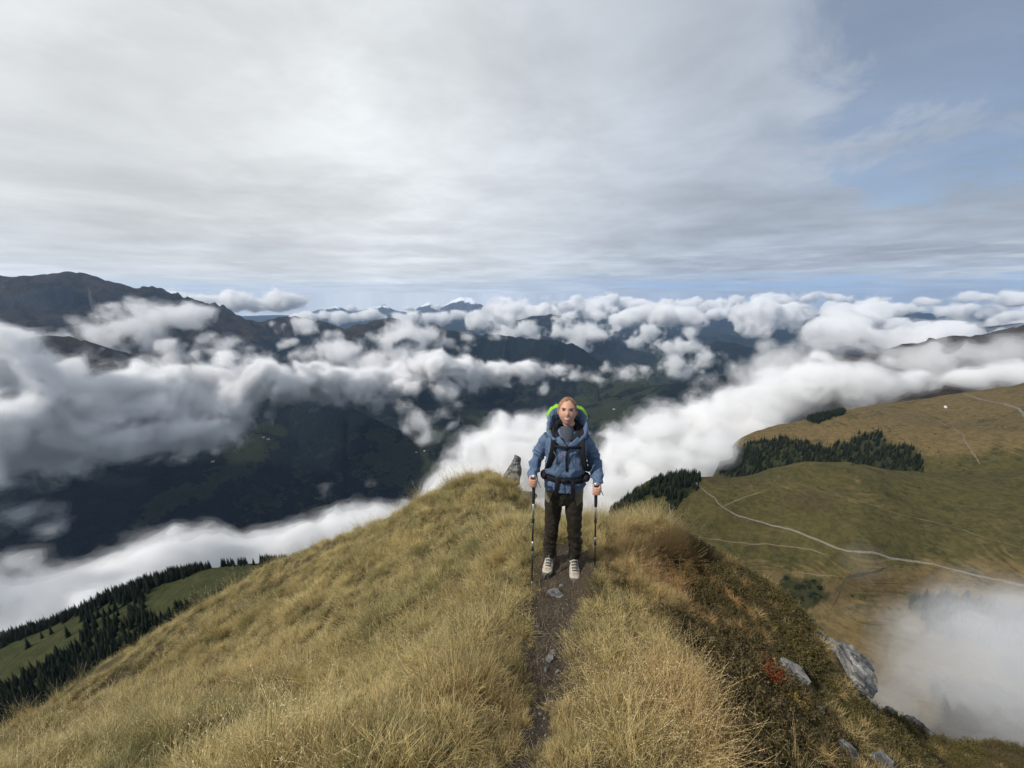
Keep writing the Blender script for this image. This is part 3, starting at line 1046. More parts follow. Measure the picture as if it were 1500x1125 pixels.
# ------------------------------------------------------------------ the hiker
def tube(pts, rad, seg=18, close=True, up=(0, 0, 1), power=2.0):
    """swept super-ellipse; rad: one (a, b) or number per point; a is across, b along 'up'"""
    pts = [Vector(p) for p in pts]
    n = len(pts)
    rad = [(r, r) if not isinstance(r, tuple) else r for r in rad]
    V, F = [], []
    upv = Vector(up)
    for i, p in enumerate(pts):
        t = (pts[min(i+1, n-1)]-pts[max(i-1, 0)]).normalized()
        a = t.cross(upv)
        if a.length < 1e-3:
            a = t.cross(Vector((0, 1, 0)))
        a.normalize()
        b = a.cross(t).normalized()
        for k in range(seg):
            w = 2*math.pi*k/seg
            c, s = math.cos(w), math.sin(w)
            c = math.copysign(abs(c)**(2/power), c)
            s = math.copysign(abs(s)**(2/power), s)
            V.append(p+a*c*rad[i][0]+b*s*rad[i][1])
    for i in range(n-1):
        for k in range(seg):
            q = (k+1) % seg
            F.append((i*seg+k, i*seg+q, (i+1)*seg+q, (i+1)*seg+k))
    if close:
        for base, last in ((0, True), ((n-1)*seg, False)):
            c = len(V)
            cen = sum((V[base+k] for k in range(seg)), Vector())/seg
            V.append(cen)
            for k in range(seg):
                q = (k+1) % seg
                F.append((base+q, base+k, c) if last else (base+k, base+q, c))
    return [tuple(v) for v in V], F


def smooth_pts(pts, rad, m=4):
    """Catmull-Rom through the points"""
    P_ = [np.array(p, float) for p in pts]
    R_ = [np.array(r if isinstance(r, tuple) else (r, r), float) for r in rad]
    out, ro = [], []
    n = len(P_)
    for i in range(n-1):
        a, b, c, d = P_[max(i-1, 0)], P_[i], P_[i+1], P_[min(i+2, n-1)]
        for k in range(m):
            t = k/m
            out.append(tuple(.5*((2*b)+(c-a)*t+(2*a-5*b+4*c-d)*t*t+(3*b-a-3*c+d)*t**3)))
            ro.append(tuple(R_[i]*(1-t)+R_[i+1]*t))
    out.append(tuple(P_[-1]))
    ro.append(tuple(R_[-1]))
    return out, ro


def ball(c, r, seg=20, rings=14, fn=None):
    V, F = [], []
    for i in range(rings+1):
        th = math.pi*i/rings
        for k in range(seg):
            ph = 2*math.pi*k/seg
            d = (math.sin(th)*math.cos(ph), math.sin(th)*math.sin(ph), math.cos(th))
            V.append((c[0]+r[0]*d[0], c[1]+r[1]*d[1], c[2]+r[2]*d[2]))
    for i in range(rings):
        for k in range(seg):
            q = (k+1) % seg
            F.append((i*seg+k, (i+1)*seg+k, (i+1)*seg+q, i*seg+q))
    return V, F


def union(name, pieces, voxel, smooth=2, mat=None, parent=None, fn=None, **props):
    """merge closed pieces into one continuous skin"""
    V, F = [], []
    for v, f in pieces:
        o = len(V)
        V += list(v)
        F += [tuple(i+o for i in q) for q in f]
    me = bpy.data.meshes.new(name+'_source')
    me.from_pydata(V, [], F)
    bm = bmesh.new()
    bm.from_mesh(me)
    bmesh.ops.remove_doubles(bm, verts=bm.verts, dist=1e-5)
    bmesh.ops.recalc_face_normals(bm, faces=bm.faces)
    bm.to_mesh(me)
    bm.free()
    tmp = bpy.data.objects.new(name+'_source', me)
    C.objects.link(tmp)
    md = tmp.modifiers.new('r', 'REMESH')
    md.mode = 'VOXEL'
    md.voxel_size = voxel
    if smooth:
        ms = tmp.modifiers.new('s', 'SMOOTH')
        ms.factor = .5
        ms.iterations = smooth
    dg = bpy.context.evaluated_depsgraph_get()
    m2 = bpy.data.meshes.new_from_object(tmp.evaluated_get(dg), depsgraph=dg)
    bpy.data.objects.remove(tmp)
    bpy.data.meshes.remove(me)
    m2.name = name
    if fn is not None:
        n = len(m2.vertices)
        co = np.zeros(n*3)
        m2.vertices.foreach_get('co', co)
        no = np.zeros(n*3)
        m2.vertex_normals.foreach_get('vector', no)
        co, no = co.reshape(-1, 3), no.reshape(-1, 3)
        co = fn(co, no)
        m2.vertices.foreach_set('co', co.ravel())
        m2.update()
    m2.polygons.foreach_set('use_smooth', [True]*len(m2.polygons))
    return link(name, m2, mat, parent, **props)


def plain(name, v, f, mat, parent, smooth=True, **props):
    return mesh_obj(name, v, f, mat, parent, smooth, **props)


def simple_mat(name, col, rough=.7, spec=.3, metal=0.0, noise=0.0, nscale=60, bumpy=0.0, col2=None):
    m, nt = mat_new(name)
    p = nt.node('ShaderNodeTexCoord').outputs['Object']
    n = nt.noise(p, nscale, 4, .6)
    c = nt.mix(nt.ramp(n, .3, .7), tuple(q*(1-noise) for q in col), col2 or tuple(min(1, q*(1+noise)) for q in col))
    nt.l.new(c, nt.b.inputs['Base Color'])
    nt.b.inputs['Roughness'].default_value = rough
    nt.b.inputs['Specular IOR Level'].default_value = spec
    nt.b.inputs['Metallic'].default_value = metal
    if bumpy:
        bump(nt, n, bumpy, .004)
    return m


def gz(x, y):
    return float(fg_height(np.array([x]), np.array([y]))[0])


def hiker():
    X0, Y0 = .478, 3.19
    TH = R(-8.5)
    z0 = min(gz(X0-.12, Y0-.1), gz(X0+.12, Y0-.1)) - .005
    Z0 = z0
    person = bpy.data.objects.new('person', None)
    C.objects.link(person)
    person.location = (X0, Y0, Z0)
    person.rotation_euler = (0, 0, TH)
    person['label'] = 'smiling hiker in a blue jacket and dark trousers standing on the ridge path'
    person['category'] = 'person'

    skin, nt = mat_new('skin')
    p = nt.node('ShaderNodeTexCoord').outputs['Object']
    n = nt.noise(p, 30, 3, .5)
    base = nt.mix(n, (.46, .25, .175), (.58, .33, .24))
    def spot(c, r, colr, amt):
        nonlocal base
        d = nt.vmath('LENGTH', nt.vmath('DIVIDE', nt.vmath('SUBTRACT', p, c), r))
        base = nt.mix(nt.math('MULTIPLY', nt.ramp(d, 1.0, .2), amt), base, colr)
    HX = .002
    for s in (-1, 1):
        spot(((HX+s*.043)*1.06, -.075, 1.545), (.024, .06, .020), (.60, .26, .19), .4)
        spot(((HX+s*.031)*1.06, -.085, 1.581), (.021, .04, .011), (.30, .14, .10), .7)  # shadow of the brow, painted into the skin round the eyes
    spot((HX, -.09, 1.551), (.013, .04, .012), (.60, .26, .19), .5)
    nt.l.new(base, nt.b.inputs['Base Color'])
    nt.b.inputs['Roughness'].default_value = .5
    nt.b.inputs['Subsurface Weight'].default_value = .12
    nt.b.inputs['Subsurface Radius'].default_value = (.01, .004, .002)
    nt.b.inputs['Subsurface Scale'].default_value = .5

    # hands: where the fists close on the pole grips
    hands = {-1: Vector((-.248, -.205, .968)), 1: Vector((.245, -.200, .935))}
    pieces = []
    # head
    hv, hf = ball((HX, -.005, 1.590), (.073, .090, .113), 44, 38)
    hv2 = []
    for x, y, z in hv:
        dx, dz = x-HX, z-1.590
        t = max(0, -dz)/.113
        front = max(0, min(1, (-y-.0)/.05))
        dx *= 1-.20*t**1.6
        y = y*(1-.10*t) - .012*t*front
        if dz < 0 and y > 0:
            y *= 1-.35*t
        g = lambda cx, cz, sx, sz: math.exp(-((dx-cx)/sx)**2-((dz-cz)/sz)**2)
        if y < 0:
            y -= .019*g(0, -.002, .010, .015) + .010*g(0, .018, .008, .022)
            y -= .006*(g(-.042, -.014, .018, .018)+g(.042, -.014, .018, .018))
            y += .010*(g(-.031, .030, .016, .010)+g(.031, .030, .016, .010))
            y -= .005*g(0, .048, .045, .010)
            y -= .009*g(0, -.088, .020, .014)
            y += .001*g(0, -.060, .024, .006)
            y -= .004*g(0, -.030, .028, .010)
        hv2.append((HX+dx, y, 1.590+dz))
    pieces.append((hv2, hf))
    for s in (-1, 1):
        pieces.append(ball((HX+s*.072, .010, 1.580), (.010, .018, .030), 12, 8))
    pieces.append(tube([(.012, .020, 1.30), (.014, .022, 1.40), (.018, .016, 1.47), (HX, .010, 1.53)], [.062, .052, .050, .050]))
    pieces.append(tube([(0, .01, .84), (0, .01, .95), (0, 0, 1.08), (0, 0, 1.22), (0, .005, 1.33), (0, .015, 1.39)], [(.155, .10), (.16, .10), (.135, .09), (.15, .10), (.14, .085), (.05, .05)], up=(0, 1, 0)))
    foot = {-1: (-.112, -.02), 1: (.105, -.05)}
    for s in (-1, 1):
        H = hands[s]
        sh, el, wr = Vector((s*.155, .01, 1.335)), Vector((s*.246, .055, 1.075)), H+Vector((s*.012, .075, .010))
        pts, rd = smooth_pts([sh, (sh+el)/2+Vector((s*.01, .02, 0)), el, (el+wr)/2, wr], [.040, .038, .036, .032, .026], 4)
        pieces.append(tube(pts, rd, 14))
        # palm lies outside the grip
        pieces.append(tube([wr, H+Vector((s*.030, .040, .002)), H+Vector((s*.031, .012, .002)), H+Vector((s*.027, -.012, .002))], [(.020, .028), (.017, .040), (.015, .042), (.012, .040)], 14))
        for k, (dz, ln) in enumerate([(.030, 1.0), (.0105, 1.07), (-.009, 1.0), (-.027, .86)]):
            q = [H+Vector((s*.029, -.002, dz)), H+Vector((s*.031*ln, -.026, dz+.001)), H+Vector((s*.012, -.034*ln, dz-.001)), H+Vector((-s*.014, -.029*ln, dz-.002)), H+Vector((-s*.023*ln, -.008, dz-.002))]
            pts, rd = smooth_pts(q, [.0092, .0098, .0092, .0086, .0072], 3)
            pieces.append(tube(pts, rd, 10))
        q = [H+Vector((s*.026, .030, .022)), H+Vector((s*.010, .028, .042)), H+Vector((-s*.014, .010, .046)), H+Vector((-s*.024, -.010, .042))]
        pts, rd = smooth_pts(q, [.013, .012, .0105, .0085], 3)
        pieces.append(tube(pts, rd, 10))
        fx, fy = foot[s]
        pts, rd = smooth_pts([(s*.080, .01, .86), (s*.088, .0, .66), ((fx+s*.085)/2, -.01, .47), (fx, .015, .28), (fx, .02, .07)], [.080, .070, .052, .045, .036], 4)
        pieces.append(tube(pts, rd, 14, up=(0, 1, 0)))
    union('body', pieces, .0065, 1, skin, person)

    # face
    dark = simple_mat('eye', (.02, .015, .012), .25, .5)
    white = simple_mat('teeth', (.62, .58, .52), .35, .4)
    lip = simple_mat('lips', (.42, .13, .11), .4, .4)
    brow = simple_mat('eyebrow', (.13, .065, .035), .9)
    for s in (-1, 1):
        v, f = ball((HX+s*.0305, -.0795, 1.6195), (.0115, .006, .0048), 12, 8)
        plain('eye', v, f, dark, person)
        v, f = tube([(HX+s*.014, -.0900, 1.6345), (HX+s*.030, -.0880, 1.6385), (HX+s*.047, -.0745, 1.632)], [.0030, .0036, .0020], 8)
        plain('eyebrow', v, f, brow, person)
    def arc(w, zc, sag, y0, n=9):
        return [(HX+w*(k/(n-1)*2-1), y0+.026*(k/(n-1)*2-1)**2, zc+sag*((k/(n-1)*2-1)**2)) for k in range(n)]
    n = 9
    v, f = tube(arc(.034, 1.5575, .0120, -.0975), [.0015+.0026*math.sin(math.pi*k/(n-1)) for k in range(n)], 8)
    plain('upper_lip', v, f, lip, person)
    v, f = tube(arc(.032, 1.5495, .0160, -.0975), [.001+.0045*math.sin(math.pi*k/(n-1)) for k in range(n)], 8)
    plain('teeth', v, f, white, person)
    v, f = tube(arc(.031, 1.5405, .0220, -.0970), [.0015+.0040*math.sin(math.pi*k/(n-1)) for k in range(n)], 8)
    plain('lower_lip', v, f, lip, person)

    # hair drawn back
    hairm, nt = mat_new('hair')
    p = nt.node('ShaderNodeTexCoord').outputs['Object']
    st = nt.node('ShaderNodeMapping', Vector=p, Scale=(240, 18, 60)).outputs[0]
    hn = nt.noise(st, 1.0, 3, .6, .3)
    nt.l.new(nt.mix(nt.ramp(hn, .35, .65), (.11, .050, .026), (.36, .19, .10)), nt.b.inputs['Base Color'])
    nt.b.inputs['Roughness'].default_value = .45
    bump(nt, hn, .6, .004)
    v, f = ball((HX, .010, 1.602), (.079, .093, .109), 44, 36)
    keep = []
    for q in f:
        c = sum((Vector(v[i]) for i in q), Vector())/4
        dz, dx, y = c.z-1.600, c.x-HX, c.y
        line = .070 - 4.0*dx*dx - .085*(abs(dx)/.066)**6        # hair line over the brow
        if y < -.012:
            if dz < line + (y+.012)*-.15:
                continue
        elif dz < -.010-.9*(y-.0) and y < .05:
            continue
        keep.append(q)
    me = bpy.data.meshes.new('hair')
    me.from_pydata(v, [], keep)
    bm = bmesh.new()
    bm.from_mesh(me)
    bmesh.ops.remove_doubles(bm, verts=bm.verts, dist=1e-5)
    bmesh.ops.delete(bm, geom=[w for w in bm.verts if not w.link_faces], context='VERTS')
    bmesh.ops.recalc_face_normals(bm, faces=bm.faces)
    bmesh.ops.solidify(bm, geom=bm.faces[:], thickness=.006)
    for w in bm.verts:
        w.co += Vector((0, 0, 1))*.004*float(perlin(np.array([w.co.x*60]), np.array([w.co.y*14]))[0])
    bm.to_mesh(me)
    bm.free()
    me.polygons.foreach_set('use_smooth', [True]*len(me.polygons))
    link('hair', me, hairm, person)

    # jacket
    def cloth_mat(name, col, fold=1.0, extra=None):
        m, nt = mat_new(name)
        p = nt.node('ShaderNodeTexCoord').outputs['Object']
        n1 = nt.noise(nt.node('ShaderNodeMapping', Vector=p, Scale=(1.3, 1, .7), Rotation=(0, .6, 0)).outputs[0], 11, 5, .6, 1.4)
        n2 = nt.noise(p, 60, 3, .6)
        c = nt.mix(n2, tuple(q*.82 for q in col), tuple(q*1.16 for q in col))
        if extra:
            c = extra(nt, p, c)
        nt.l.new(c, nt.b.inputs['Base Color'])
        nt.b.inputs['Roughness'].default_value = .62
        bump(nt, n1, .8*fold, .035)
        return m
    jm = cloth_mat('blue_shell', (.092, .140, .222))

    def folds(co, no):
        x, y, z = co.T
        arm = sstep(np.abs(x), .15, .20)
        f1 = ridged((x+z*.35)*4.5, (z-x*.5)*5.5+y*3, 3, 201)
        f2 = ridged(x*3+y*3, z*15+x*5, 2, 207)
        cuff = sstep(-z, -1.20, -1.06)
        d = .034*(f1-.4)*(1-arm)*(1-.3*sstep(z, 1.2, 1.3)) + .026*(f2-.45)*arm*(.35+.65*cuff)
        d *= 1-(1-arm)*(y < 0)*(1-sstep(np.abs(x), .015, .06))*.85
        # fullness above the hip belt, drawn in at the belt
        d += (.012*np.exp(-((z-1.05)/.035)**2) - .016*np.exp(-((z-.985)/.022)**2))*(1-arm)
        return co + no*d[:, None]
    pj = [tube(*smooth_pts([(-.005, .0, .862), (-.005, 0, .93), (0, 0, 1.0), (0, -.005, 1.10), (0, -.005, 1.22), (.003, .005, 1.31), (.010, .015, 1.37), (.012, .02, 1.41)],
                           [(.168, .122), (.170, .122), (.160, .118), (.170, .128), (.170, .128), (.165, .11), (.115, .085), (.075, .070)], 3), seg=28, up=(0, 1, 0), power=2.3)]
    for s in (-1, 1):
        H = hands[s]
        sh, el, wr = Vector((s*.135, .01, 1.335)), Vector((s*.246, .050, 1.07)), H+Vector((s*.014, .055, .012))
        pts, rd = smooth_pts([sh, sh*.45+el*.55+Vector((s*.016, .015, .01)), el, (el+wr)/2+Vector((s*.006, 0, 0)), wr], [.064, .056, .053, .050, .038], 4)
        pj.append(tube(pts, rd, 16))
    union('jacket', pj, .008, 2, jm, person, fn=folds)
    # stand collar and hood lying round the neck
    lining = simple_mat('dark_lining', (.012, .014, .02), .9)
    hp = [(-.070, -.120, 1.350), (-.118, -.100, 1.372), (-.146, -.040, 1.405), (-.138, .030, 1.455), (-.105, .085, 1.515), (-.035, .110, 1.535)]
    rr = [(.010, .012), (.014, .020), (.018, .032), (.024, .048), (.030, .060), (.034, .062)]
    full = hp + [(-x+.01, y, z) for x, y, z in reversed(hp)]
    fr = rr + list(reversed(rr))
    pts, rd = smooth_pts([(x-.002, y, z) for x, y, z in full], fr, 4)
    def hoodfold(co, no):
        x, y, z = co.T
        return co + no*(.010*(ridged(x*14, z*12+y*10, 3, 231)-.4))[:, None]
    union('hood', [tube(pts, rd, 18)], .007, 2, jm, person, fn=hoodfold)
    v, f = tube(*smooth_pts([(-.030, -.100, 1.345), (-.082, -.070, 1.378), (-.100, .01, 1.41), (-.075, .07, 1.45), (.0, .09, 1.46), (.075, .07, 1.45), (.100, .01, 1.41), (.082, -.070, 1.378), (.030, -.100, 1.345)],
                           [(.012, .014), (.026, .020), (.032, .030), (.032, .040), (.034, .044), (.032, .040), (.032, .030), (.026, .020), (.012, .014)], 4), seg=14)
    plain('hood_lining', v, f, lining, person)
    # turned-out front edges of the collar
    for s, (a, b, c) in ((-1, ((-.075, -.108, 1.372), (-.045, -.128, 1.335), (.004, -.137, 1.292))), (1, ((.108, -.108, 1.372), (.070, -.130, 1.338), (.008, -.139, 1.288)))):
        v, f = tube(*smooth_pts([a, b, c], [(.030, .008), (.026, .007), (.010, .005)], 4), seg=12, up=(0, 1, 0))
        plain('collar_flap', v, f, jm, person)
    v, f = tube([(.004, -.062, 1.275), (.004, -.062, 1.33), (.004, -.034, 1.385), (.003, -.010, 1.425), (.003, -.000, 1.440)], [(.048, .045), (.058, .042), (.060, .046), (.057, .054), (.054, .053)], 20, up=(0, 1, 0))
    plain('shirt', v, f, simple_mat('grey_shirt', (.060, .070, .088), .85, .2, 0, .2, 200), person)
    zipm = simple_mat('black_zip', (.008, .008, .010), .5)
    v, f = tube([(.008, -.140, 1.285), (.006, -.145, 1.20), (.010, -.144, 1.12), (.012, -.142, 1.085)], [(.0085, .004)]*4, 10, up=(0, 1, 0))
    plain('chest_zip', v, f, zipm, person)
    v, f = tube([(-.001, -.131, 1.08), (-.002, -.136, 1.04), (-.002, -.122, .975), (-.002, -.128, .90), (-.002, -.126, .875)], [(.003, .003)]*5, 8, up=(0, 1, 0))
    plain('front_zip', v, f, simple_mat('blue_zip', (.035, .07, .16), .6), person)
    v, f = tube([(.030, -.1325, 1.245), (.031, -.1335, 1.17), (.028, -.133, 1.12)], [(.002, .003)]*3, 6, up=(0, 1, 0))
    plain('pocket_zip', v, f, zipm, person)
    # small red emblem on the chest
    em = simple_mat('red_emblem', (.45, .06, .035), .6)
    ev = [(-.037, -.1325, 1.226), (-.029, -.1335, 1.231), (-.021, -.1340, 1.226), (-.017, -.1342, 1.217), (-.024, -.1338, 1.213), (-.028, -.1337, 1.219), (-.033, -.1330, 1.216), (-.036, -.1325, 1.221)]
    ev2 = [(x, y-.003, z) for x, y, z in ev]
    k = len(ev)
    plain('emblem', ev+ev2, [tuple(range(k, 2*k))]+[(i, (i+1) % k, (i+1) % k+k, i+k) for i in range(k)], em, person, False)

    # trousers
    def panels(nt, p, c):
        s = nt.node('ShaderNodeSeparateXYZ', i0=p)
        ax = nt.math('ABSOLUTE', nt.math('ADD', s.outputs[0], .012))
        lim = nt.math('ADD', .080, nt.math('MULTIPLY', nt.math('SUBTRACT', .85, s.outputs[2]), .30))
        m1 = nt.ramp(nt.math('SUBTRACT', ax, lim), 0, .004)
        m2 = nt.ramp(nt.math('ADD', s.outputs[2], nt.math('MULTIPLY', ax, -.5)), .635, .642)
        return nt.mix(nt.math('MULTIPLY', m1, m2), c, (.135, .122, .075))
    tm = cloth_mat('trouser_cloth', (.022, .018, .012), 1.0, panels)

    def legfolds(co, no):
        x, y, z = co.T
        k_ = sstep(-z, -.62, -.30)
        f2 = ridged(x*4+y*4, z*12+x*7, 2, 221)
        f3 = ridged(x*12, z*5, 2, 225)
        return co + no*(.021*(f2-.45)*(.25+.75*k_) + .006*(f3-.4))[:, None]
    pt = [tube([(-.008, .005, .72), (-.008, .005, .80), (-.005, .005, .88), (-.003, .005, .97)], [(.120, .085), (.158, .110), (.165, .112), (.150, .105)], 24, up=(0, 1, 0), power=2.3)]
    for s in (-1, 1):
        fx, fy = foot[s]
        pts, rd = smooth_pts([(s*.082-.004, .005, .84), (s*.088-.004, .0, .68), ((fx+s*.085)/2, -.015, .47), (fx, .01, .30), (fx, .015, .17), (fx, .012, .115)],
                             [(.082, .095), (.076, .088), (.062, .070), (.058, .064), (.054, .062), (.054, .064)], 4)
        pt.append(tube(pts, rd, 18, up=(0, 1, 0)))
    union('trousers', pt, .008, 2, tm, person, fn=legfolds)

    # shoes
    cream = simple_mat('shoe_upper', (.50, .46, .37), .7, .2, 0, 0, 26, 0, (.22, .18, .13))
    gum = simple_mat('shoe_rubber', (.045, .045, .048), .7)
    greyp = simple_mat('shoe_panel', (.085, .085, .075), .8)
    for s in (-1, 1):
        fx, fy = foot[s]
        yaw = R(7 if s < 0 else -3)
        sh = bpy.data.objects.new('shoe', None)
        C.objects.link(sh)
        sh.parent = person
        sh.location = (fx*1.06, fy, 0)
        sh.rotation_euler = (0, 0, -yaw)
        def sect(y, w, h, b=.018):
            return (0, y, b+h*.5), (w, h*.5)
        secs = [sect(.115, .022, .05), sect(.10, .034, .085), sect(.06, .040, .105), sect(.02, .041, .110), sect(-.03, .044, .088), sect(-.08, .049, .066), (sect(-.125, .047, .054)), sect(-.160, .036, .042), sect(-.178, .016, .022)]
        v, f = tube([q[0] for q in secs], [q[1] for q in secs], 22, power=2.5)
        up_ = union('upper', [(v, f)], .006, 2, cream, sh)
        secs = [sect(.122, .026, .026, .0), sect(.10, .042, .030, .0), sect(.02, .043, .028, .0), sect(-.08, .053, .028, .0), sect(-.13, .051, .028, .002), sect(-.170, .036, .028, .005), sect(-.190, .014, .020, .010)]
        v, f = tube([q[0] for q in secs], [q[1] for q in secs], 20, power=4)
        plain('sole', v, f, gum, sh)
        v, f = tube([(0, -.142, .045), (0, -.165, .042), (0, -.186, .034)], [(.042, .018), (.034, .017), (.014, .010)], 14, power=2.2)
        plain('toe_cap', v, f, greyp, sh)
        v, f = tube([(0, -.100, .082), (0, -.06, .100), (0, -.02, .122), (0, .0, .145)], [(.024, .007), (.025, .007), (.025, .007), (.025, .007)], 12, up=(0, 1, .8))
        plain('tongue', v, f, greyp, sh)
        for k in range(4):
            y = -.088+.024*k
            zc = .092+.013*k
            v, f = tube([(-.026, y, zc-.006), (0, y-.006, zc+.006), (.026, y, zc-.006)], [.0028]*3, 6)
            plain('lace', v, f, white, sh)
        for q in (-1, 1):
            v, f = tube([(q*.043, -.07, .035), (q*.044, -.035, .068), (q*.036, -.005, .100)], [(.005, .009), (.005, .011), (.005, .009)], 8)
            plain('side_panel', v, f, gum, sh)

    # backpack: a thing of its own, worn by the hiker
    bp = bpy.data.objects.new('backpack', None)
    C.objects.link(bp)
    bp.location, bp.rotation_euler = person.location, person.rotation_euler
    bp['label'] = 'black hiking backpack with lime green rain cover worn by the hiker'
    bp['category'] = 'backpack'
    lime = cloth_mat('lime_cover', (.24, .52, .025), 1.3)
    blk = simple_mat('black_webbing', (.010, .010, .014), .75, .25, 0, .3, 150, .4)
    def lump(co, no):
        x, y, z = co.T
        return co + no*(.018*(ridged(x*8, z*9+y*5, 3, 241)-.4))[:, None]
    v, f = tube([(.012, .25, .93), (.012, .26, 1.0), (.012, .27, 1.2), (.012, .26, 1.38), (.012, .24, 1.45)], [(.11, .08), (.145, .10), (.155, .115), (.155, .11), (.13, .09)], 24, up=(0, 1, 0), power=3)
    union('pack_body', [(v, f)], .012, 2, blk, bp, fn=lump)
    v, f = ball((-.004, .225, 1.470), (.182, .125, .122), 30, 20)
    union('rain_cover', [(v, f), tube([(.012, .27, 1.10), (.012, .285, 1.25), (.012, .275, 1.42)], [(.16, .11), (.168, .12), (.16, .12)], 24, up=(0, 1, 0), power=3)], .010, 2, lime, bp, fn=lump)
    v, f = tube([(.100, .135, 1.545), (.135, .13, 1.515), (.172, .15, 1.46), (.180, .17, 1.40)], [(.004, .008)]*4, 8)
    plain('cover_cord', v, f, blk, bp)
    for s in (-1, 1):
        a = .012
        q = [(a+s*.085, .13, 1.40), (a+s*.100, .04, 1.437), (a+s*.108, -.07, 1.392), (a+s*.112, -.130, 1.30), (a+s*.128, -.137, 1.20), (a+s*.150, -.100, 1.10), (a+s*.165, .02, 1.04), (a+s*.13, .14, 1.02)]
        pts, rd = smooth_pts(q, [(.026, .009)]*8, 4)
        # width lies across the chest: sweep with the surface direction as 'up'
        v, f = tube(pts, [(r_[0], r_[1]) for r_ in rd], 14, up=(0, 1, 0.0) if False else (s*.25, 1, 0))
        plain('shoulder_strap', v, f, blk, bp)
        v, f = tube([(a+s*.116, -.142, 1.27), (a+s*.085, -.146, 1.215), (a+s*.080, -.146, 1.14)], [(.004, .003)]*3, 8, up=(0, 1, 0))
        if s < 0:
            plain('load_cord', v, f, simple_mat('cord', (.10, .10, .11), .7), bp)
        v, f = tube(*smooth_pts([(s*.060, -.126, .99), (s*.066, -.134, .93), (s*.070, -.120, .86), (s*.072, -.108, .80)], [(.017, .003), (.017, .003), (.018, .003), (.016, .003)], 3), seg=10, up=(0, 1, 0))
        plain('hanging_strap', v, f, blk, bp)
        v, f = ball((s*.172, -.040, .998), (.036, .062, .040), 16, 12)
        union('belt_pocket', [(v, f)], .007, 1, blk, bp)
    v, f = tube([(-.095, -.141, 1.305), (0, -.150, 1.300), (.115, -.141, 1.305)], [(.005, .011)]*3, 10)
    plain('chest_strap', v, f, blk, bp)
    v, f = tube([(-.012, -.153, 1.300), (.028, -.153, 1.300)], [(.006, .014)]*2, 10, power=4)
    plain('buckle', v, f, zipm, bp)
    ring = []
    for k in range(25):
        w = -math.pi/2 + 2*math.pi*k/24
        ring.append((.178*math.copysign(abs(math.cos(w))**.85, math.cos(w))-.002, .131*math.copysign(abs(math.sin(w))**.85, math.sin(w))+.004, .988+.004*math.sin(2*w)))
    v, f = tube(ring, [(.007, .021)]*25, 10)
    plain('hip_belt', v, f, blk, bp)
    v, f = tube([(-.032, -.137, .988), (.030, -.137, .988)], [(.007, .019)]*2, 12, power=4)
    plain('belt_buckle', v, f, zipm, bp)

    # the figure is long in the leg: lift waist and shoulders, leave hands, feet and head where they are
    zk = ([0, .115, .47, .79, .862, .99, 1.335, 1.41, 1.48, 1.60, 1.71, 2.0], [0, .105, .42, .757, .833, .957, 1.312, 1.378, 1.440, 1.563, 1.675, 1.96])
    for root in (person, bp):
        for ch in root.children:
            if ch.type != 'MESH':
                continue
            k = len(ch.data.vertices)
            co = np.zeros(k*3)
            ch.data.vertices.foreach_get('co', co)
            co = co.reshape(-1, 3)
            w = 1-sstep(np.abs(co[:, 0]), .195, .235)*sstep(-co[:, 2], -1.26, -1.10)
            co[:, 2] += (np.interp(co[:, 2], *zk)-co[:, 2])*w
            co[:, 0] *= 1.06
            ch.data.vertices.foreach_set('co', co.ravel())
            ch.data.update()

    # trekking poles
    RM = Matrix.Rotation(TH, 3, 'Z')
    carbon = simple_mat('pole_black', (.012, .012, .014), .35, .5)
    alu = simple_mat('pole_metal', (.42, .44, .47), .32, .5, .7)
    foam = simple_mat('pole_grip', (.02, .02, .022), .9)
    tips = {-1: (.176, 2.92), 1: (.760, 3.05)}
    for s in (-1, 1):
        tx, ty = tips[s]
        tip = Vector((tx, ty, gz(tx, ty)-.015))
        top = Vector((X0, Y0, Z0)) + RM @ Vector((hands[s].x*1.06, hands[s].y, hands[s].z+.052))
        ax = (top-tip)
        L = ax.length
        po = bpy.data.objects.new('trekking_pole', None)
        C.objects.link(po)
        po.location = tip
        q = ax.to_track_quat('Z', 'Y')
        po.rotation_mode = 'QUATERNION'
        po.rotation_quaternion = q
        po['label'] = ('trekking pole in the hand on the side of the knoll with the upright rock' if s < 0 else 'trekking pole in the hand on the side of the pasture and the gravel track')
        po['category'] = 'trekking pole'
        po['group'] = 'trekking poles held by the hiker'
        def seg(nm, z1, z2, r1, r2, mt, sg=10):
            v, f = tube([(0, 0, z1), (0, 0, z2)], [r1, r2], sg, up=(0, 1, 0))
            plain(nm, v, f, mt, po)
        seg('tip', 0, .05, .0025, .006, alu)
        seg('lower_shaft', .05, L*.34, .0062, .0068, carbon)
        seg('lower_clamp', L*.335, L*.365, .0125, .0115, foam)
        seg('joint', L*.365, L*.42, .0078, .0078, alu)
        seg('middle_shaft', L*.42, L*.60, .0078, .0078, carbon)
        seg('upper_clamp', L*.59, L*.625, .0135, .012, foam)
        seg('upper_shaft', L*.625, L*.78, .0088, .0088, alu)
        v, f = tube([(0, 0, L*.76), (0, 0, L*.80), (0, 0, L-.13), (0, 0, L-.09), (0, 0, L-.03), (0, 0, L-.012)], [.012, .0135, .0135, .0150, .0145, .018], 14, up=(0, 1, 0))
        plain('grip', v, f, foam, po)
        v, f = tube([(0, 0, L-.014), (0, 0, L+.002), (0, 0, L+.012), (0, 0, L+.016)], [.018, .022, .019, .010], 16, up=(0, 1, 0))
        plain('pommel', v, f, alu, po)
        wr = q.inverted() @ (RM @ Vector((.022, .05, -.03)))
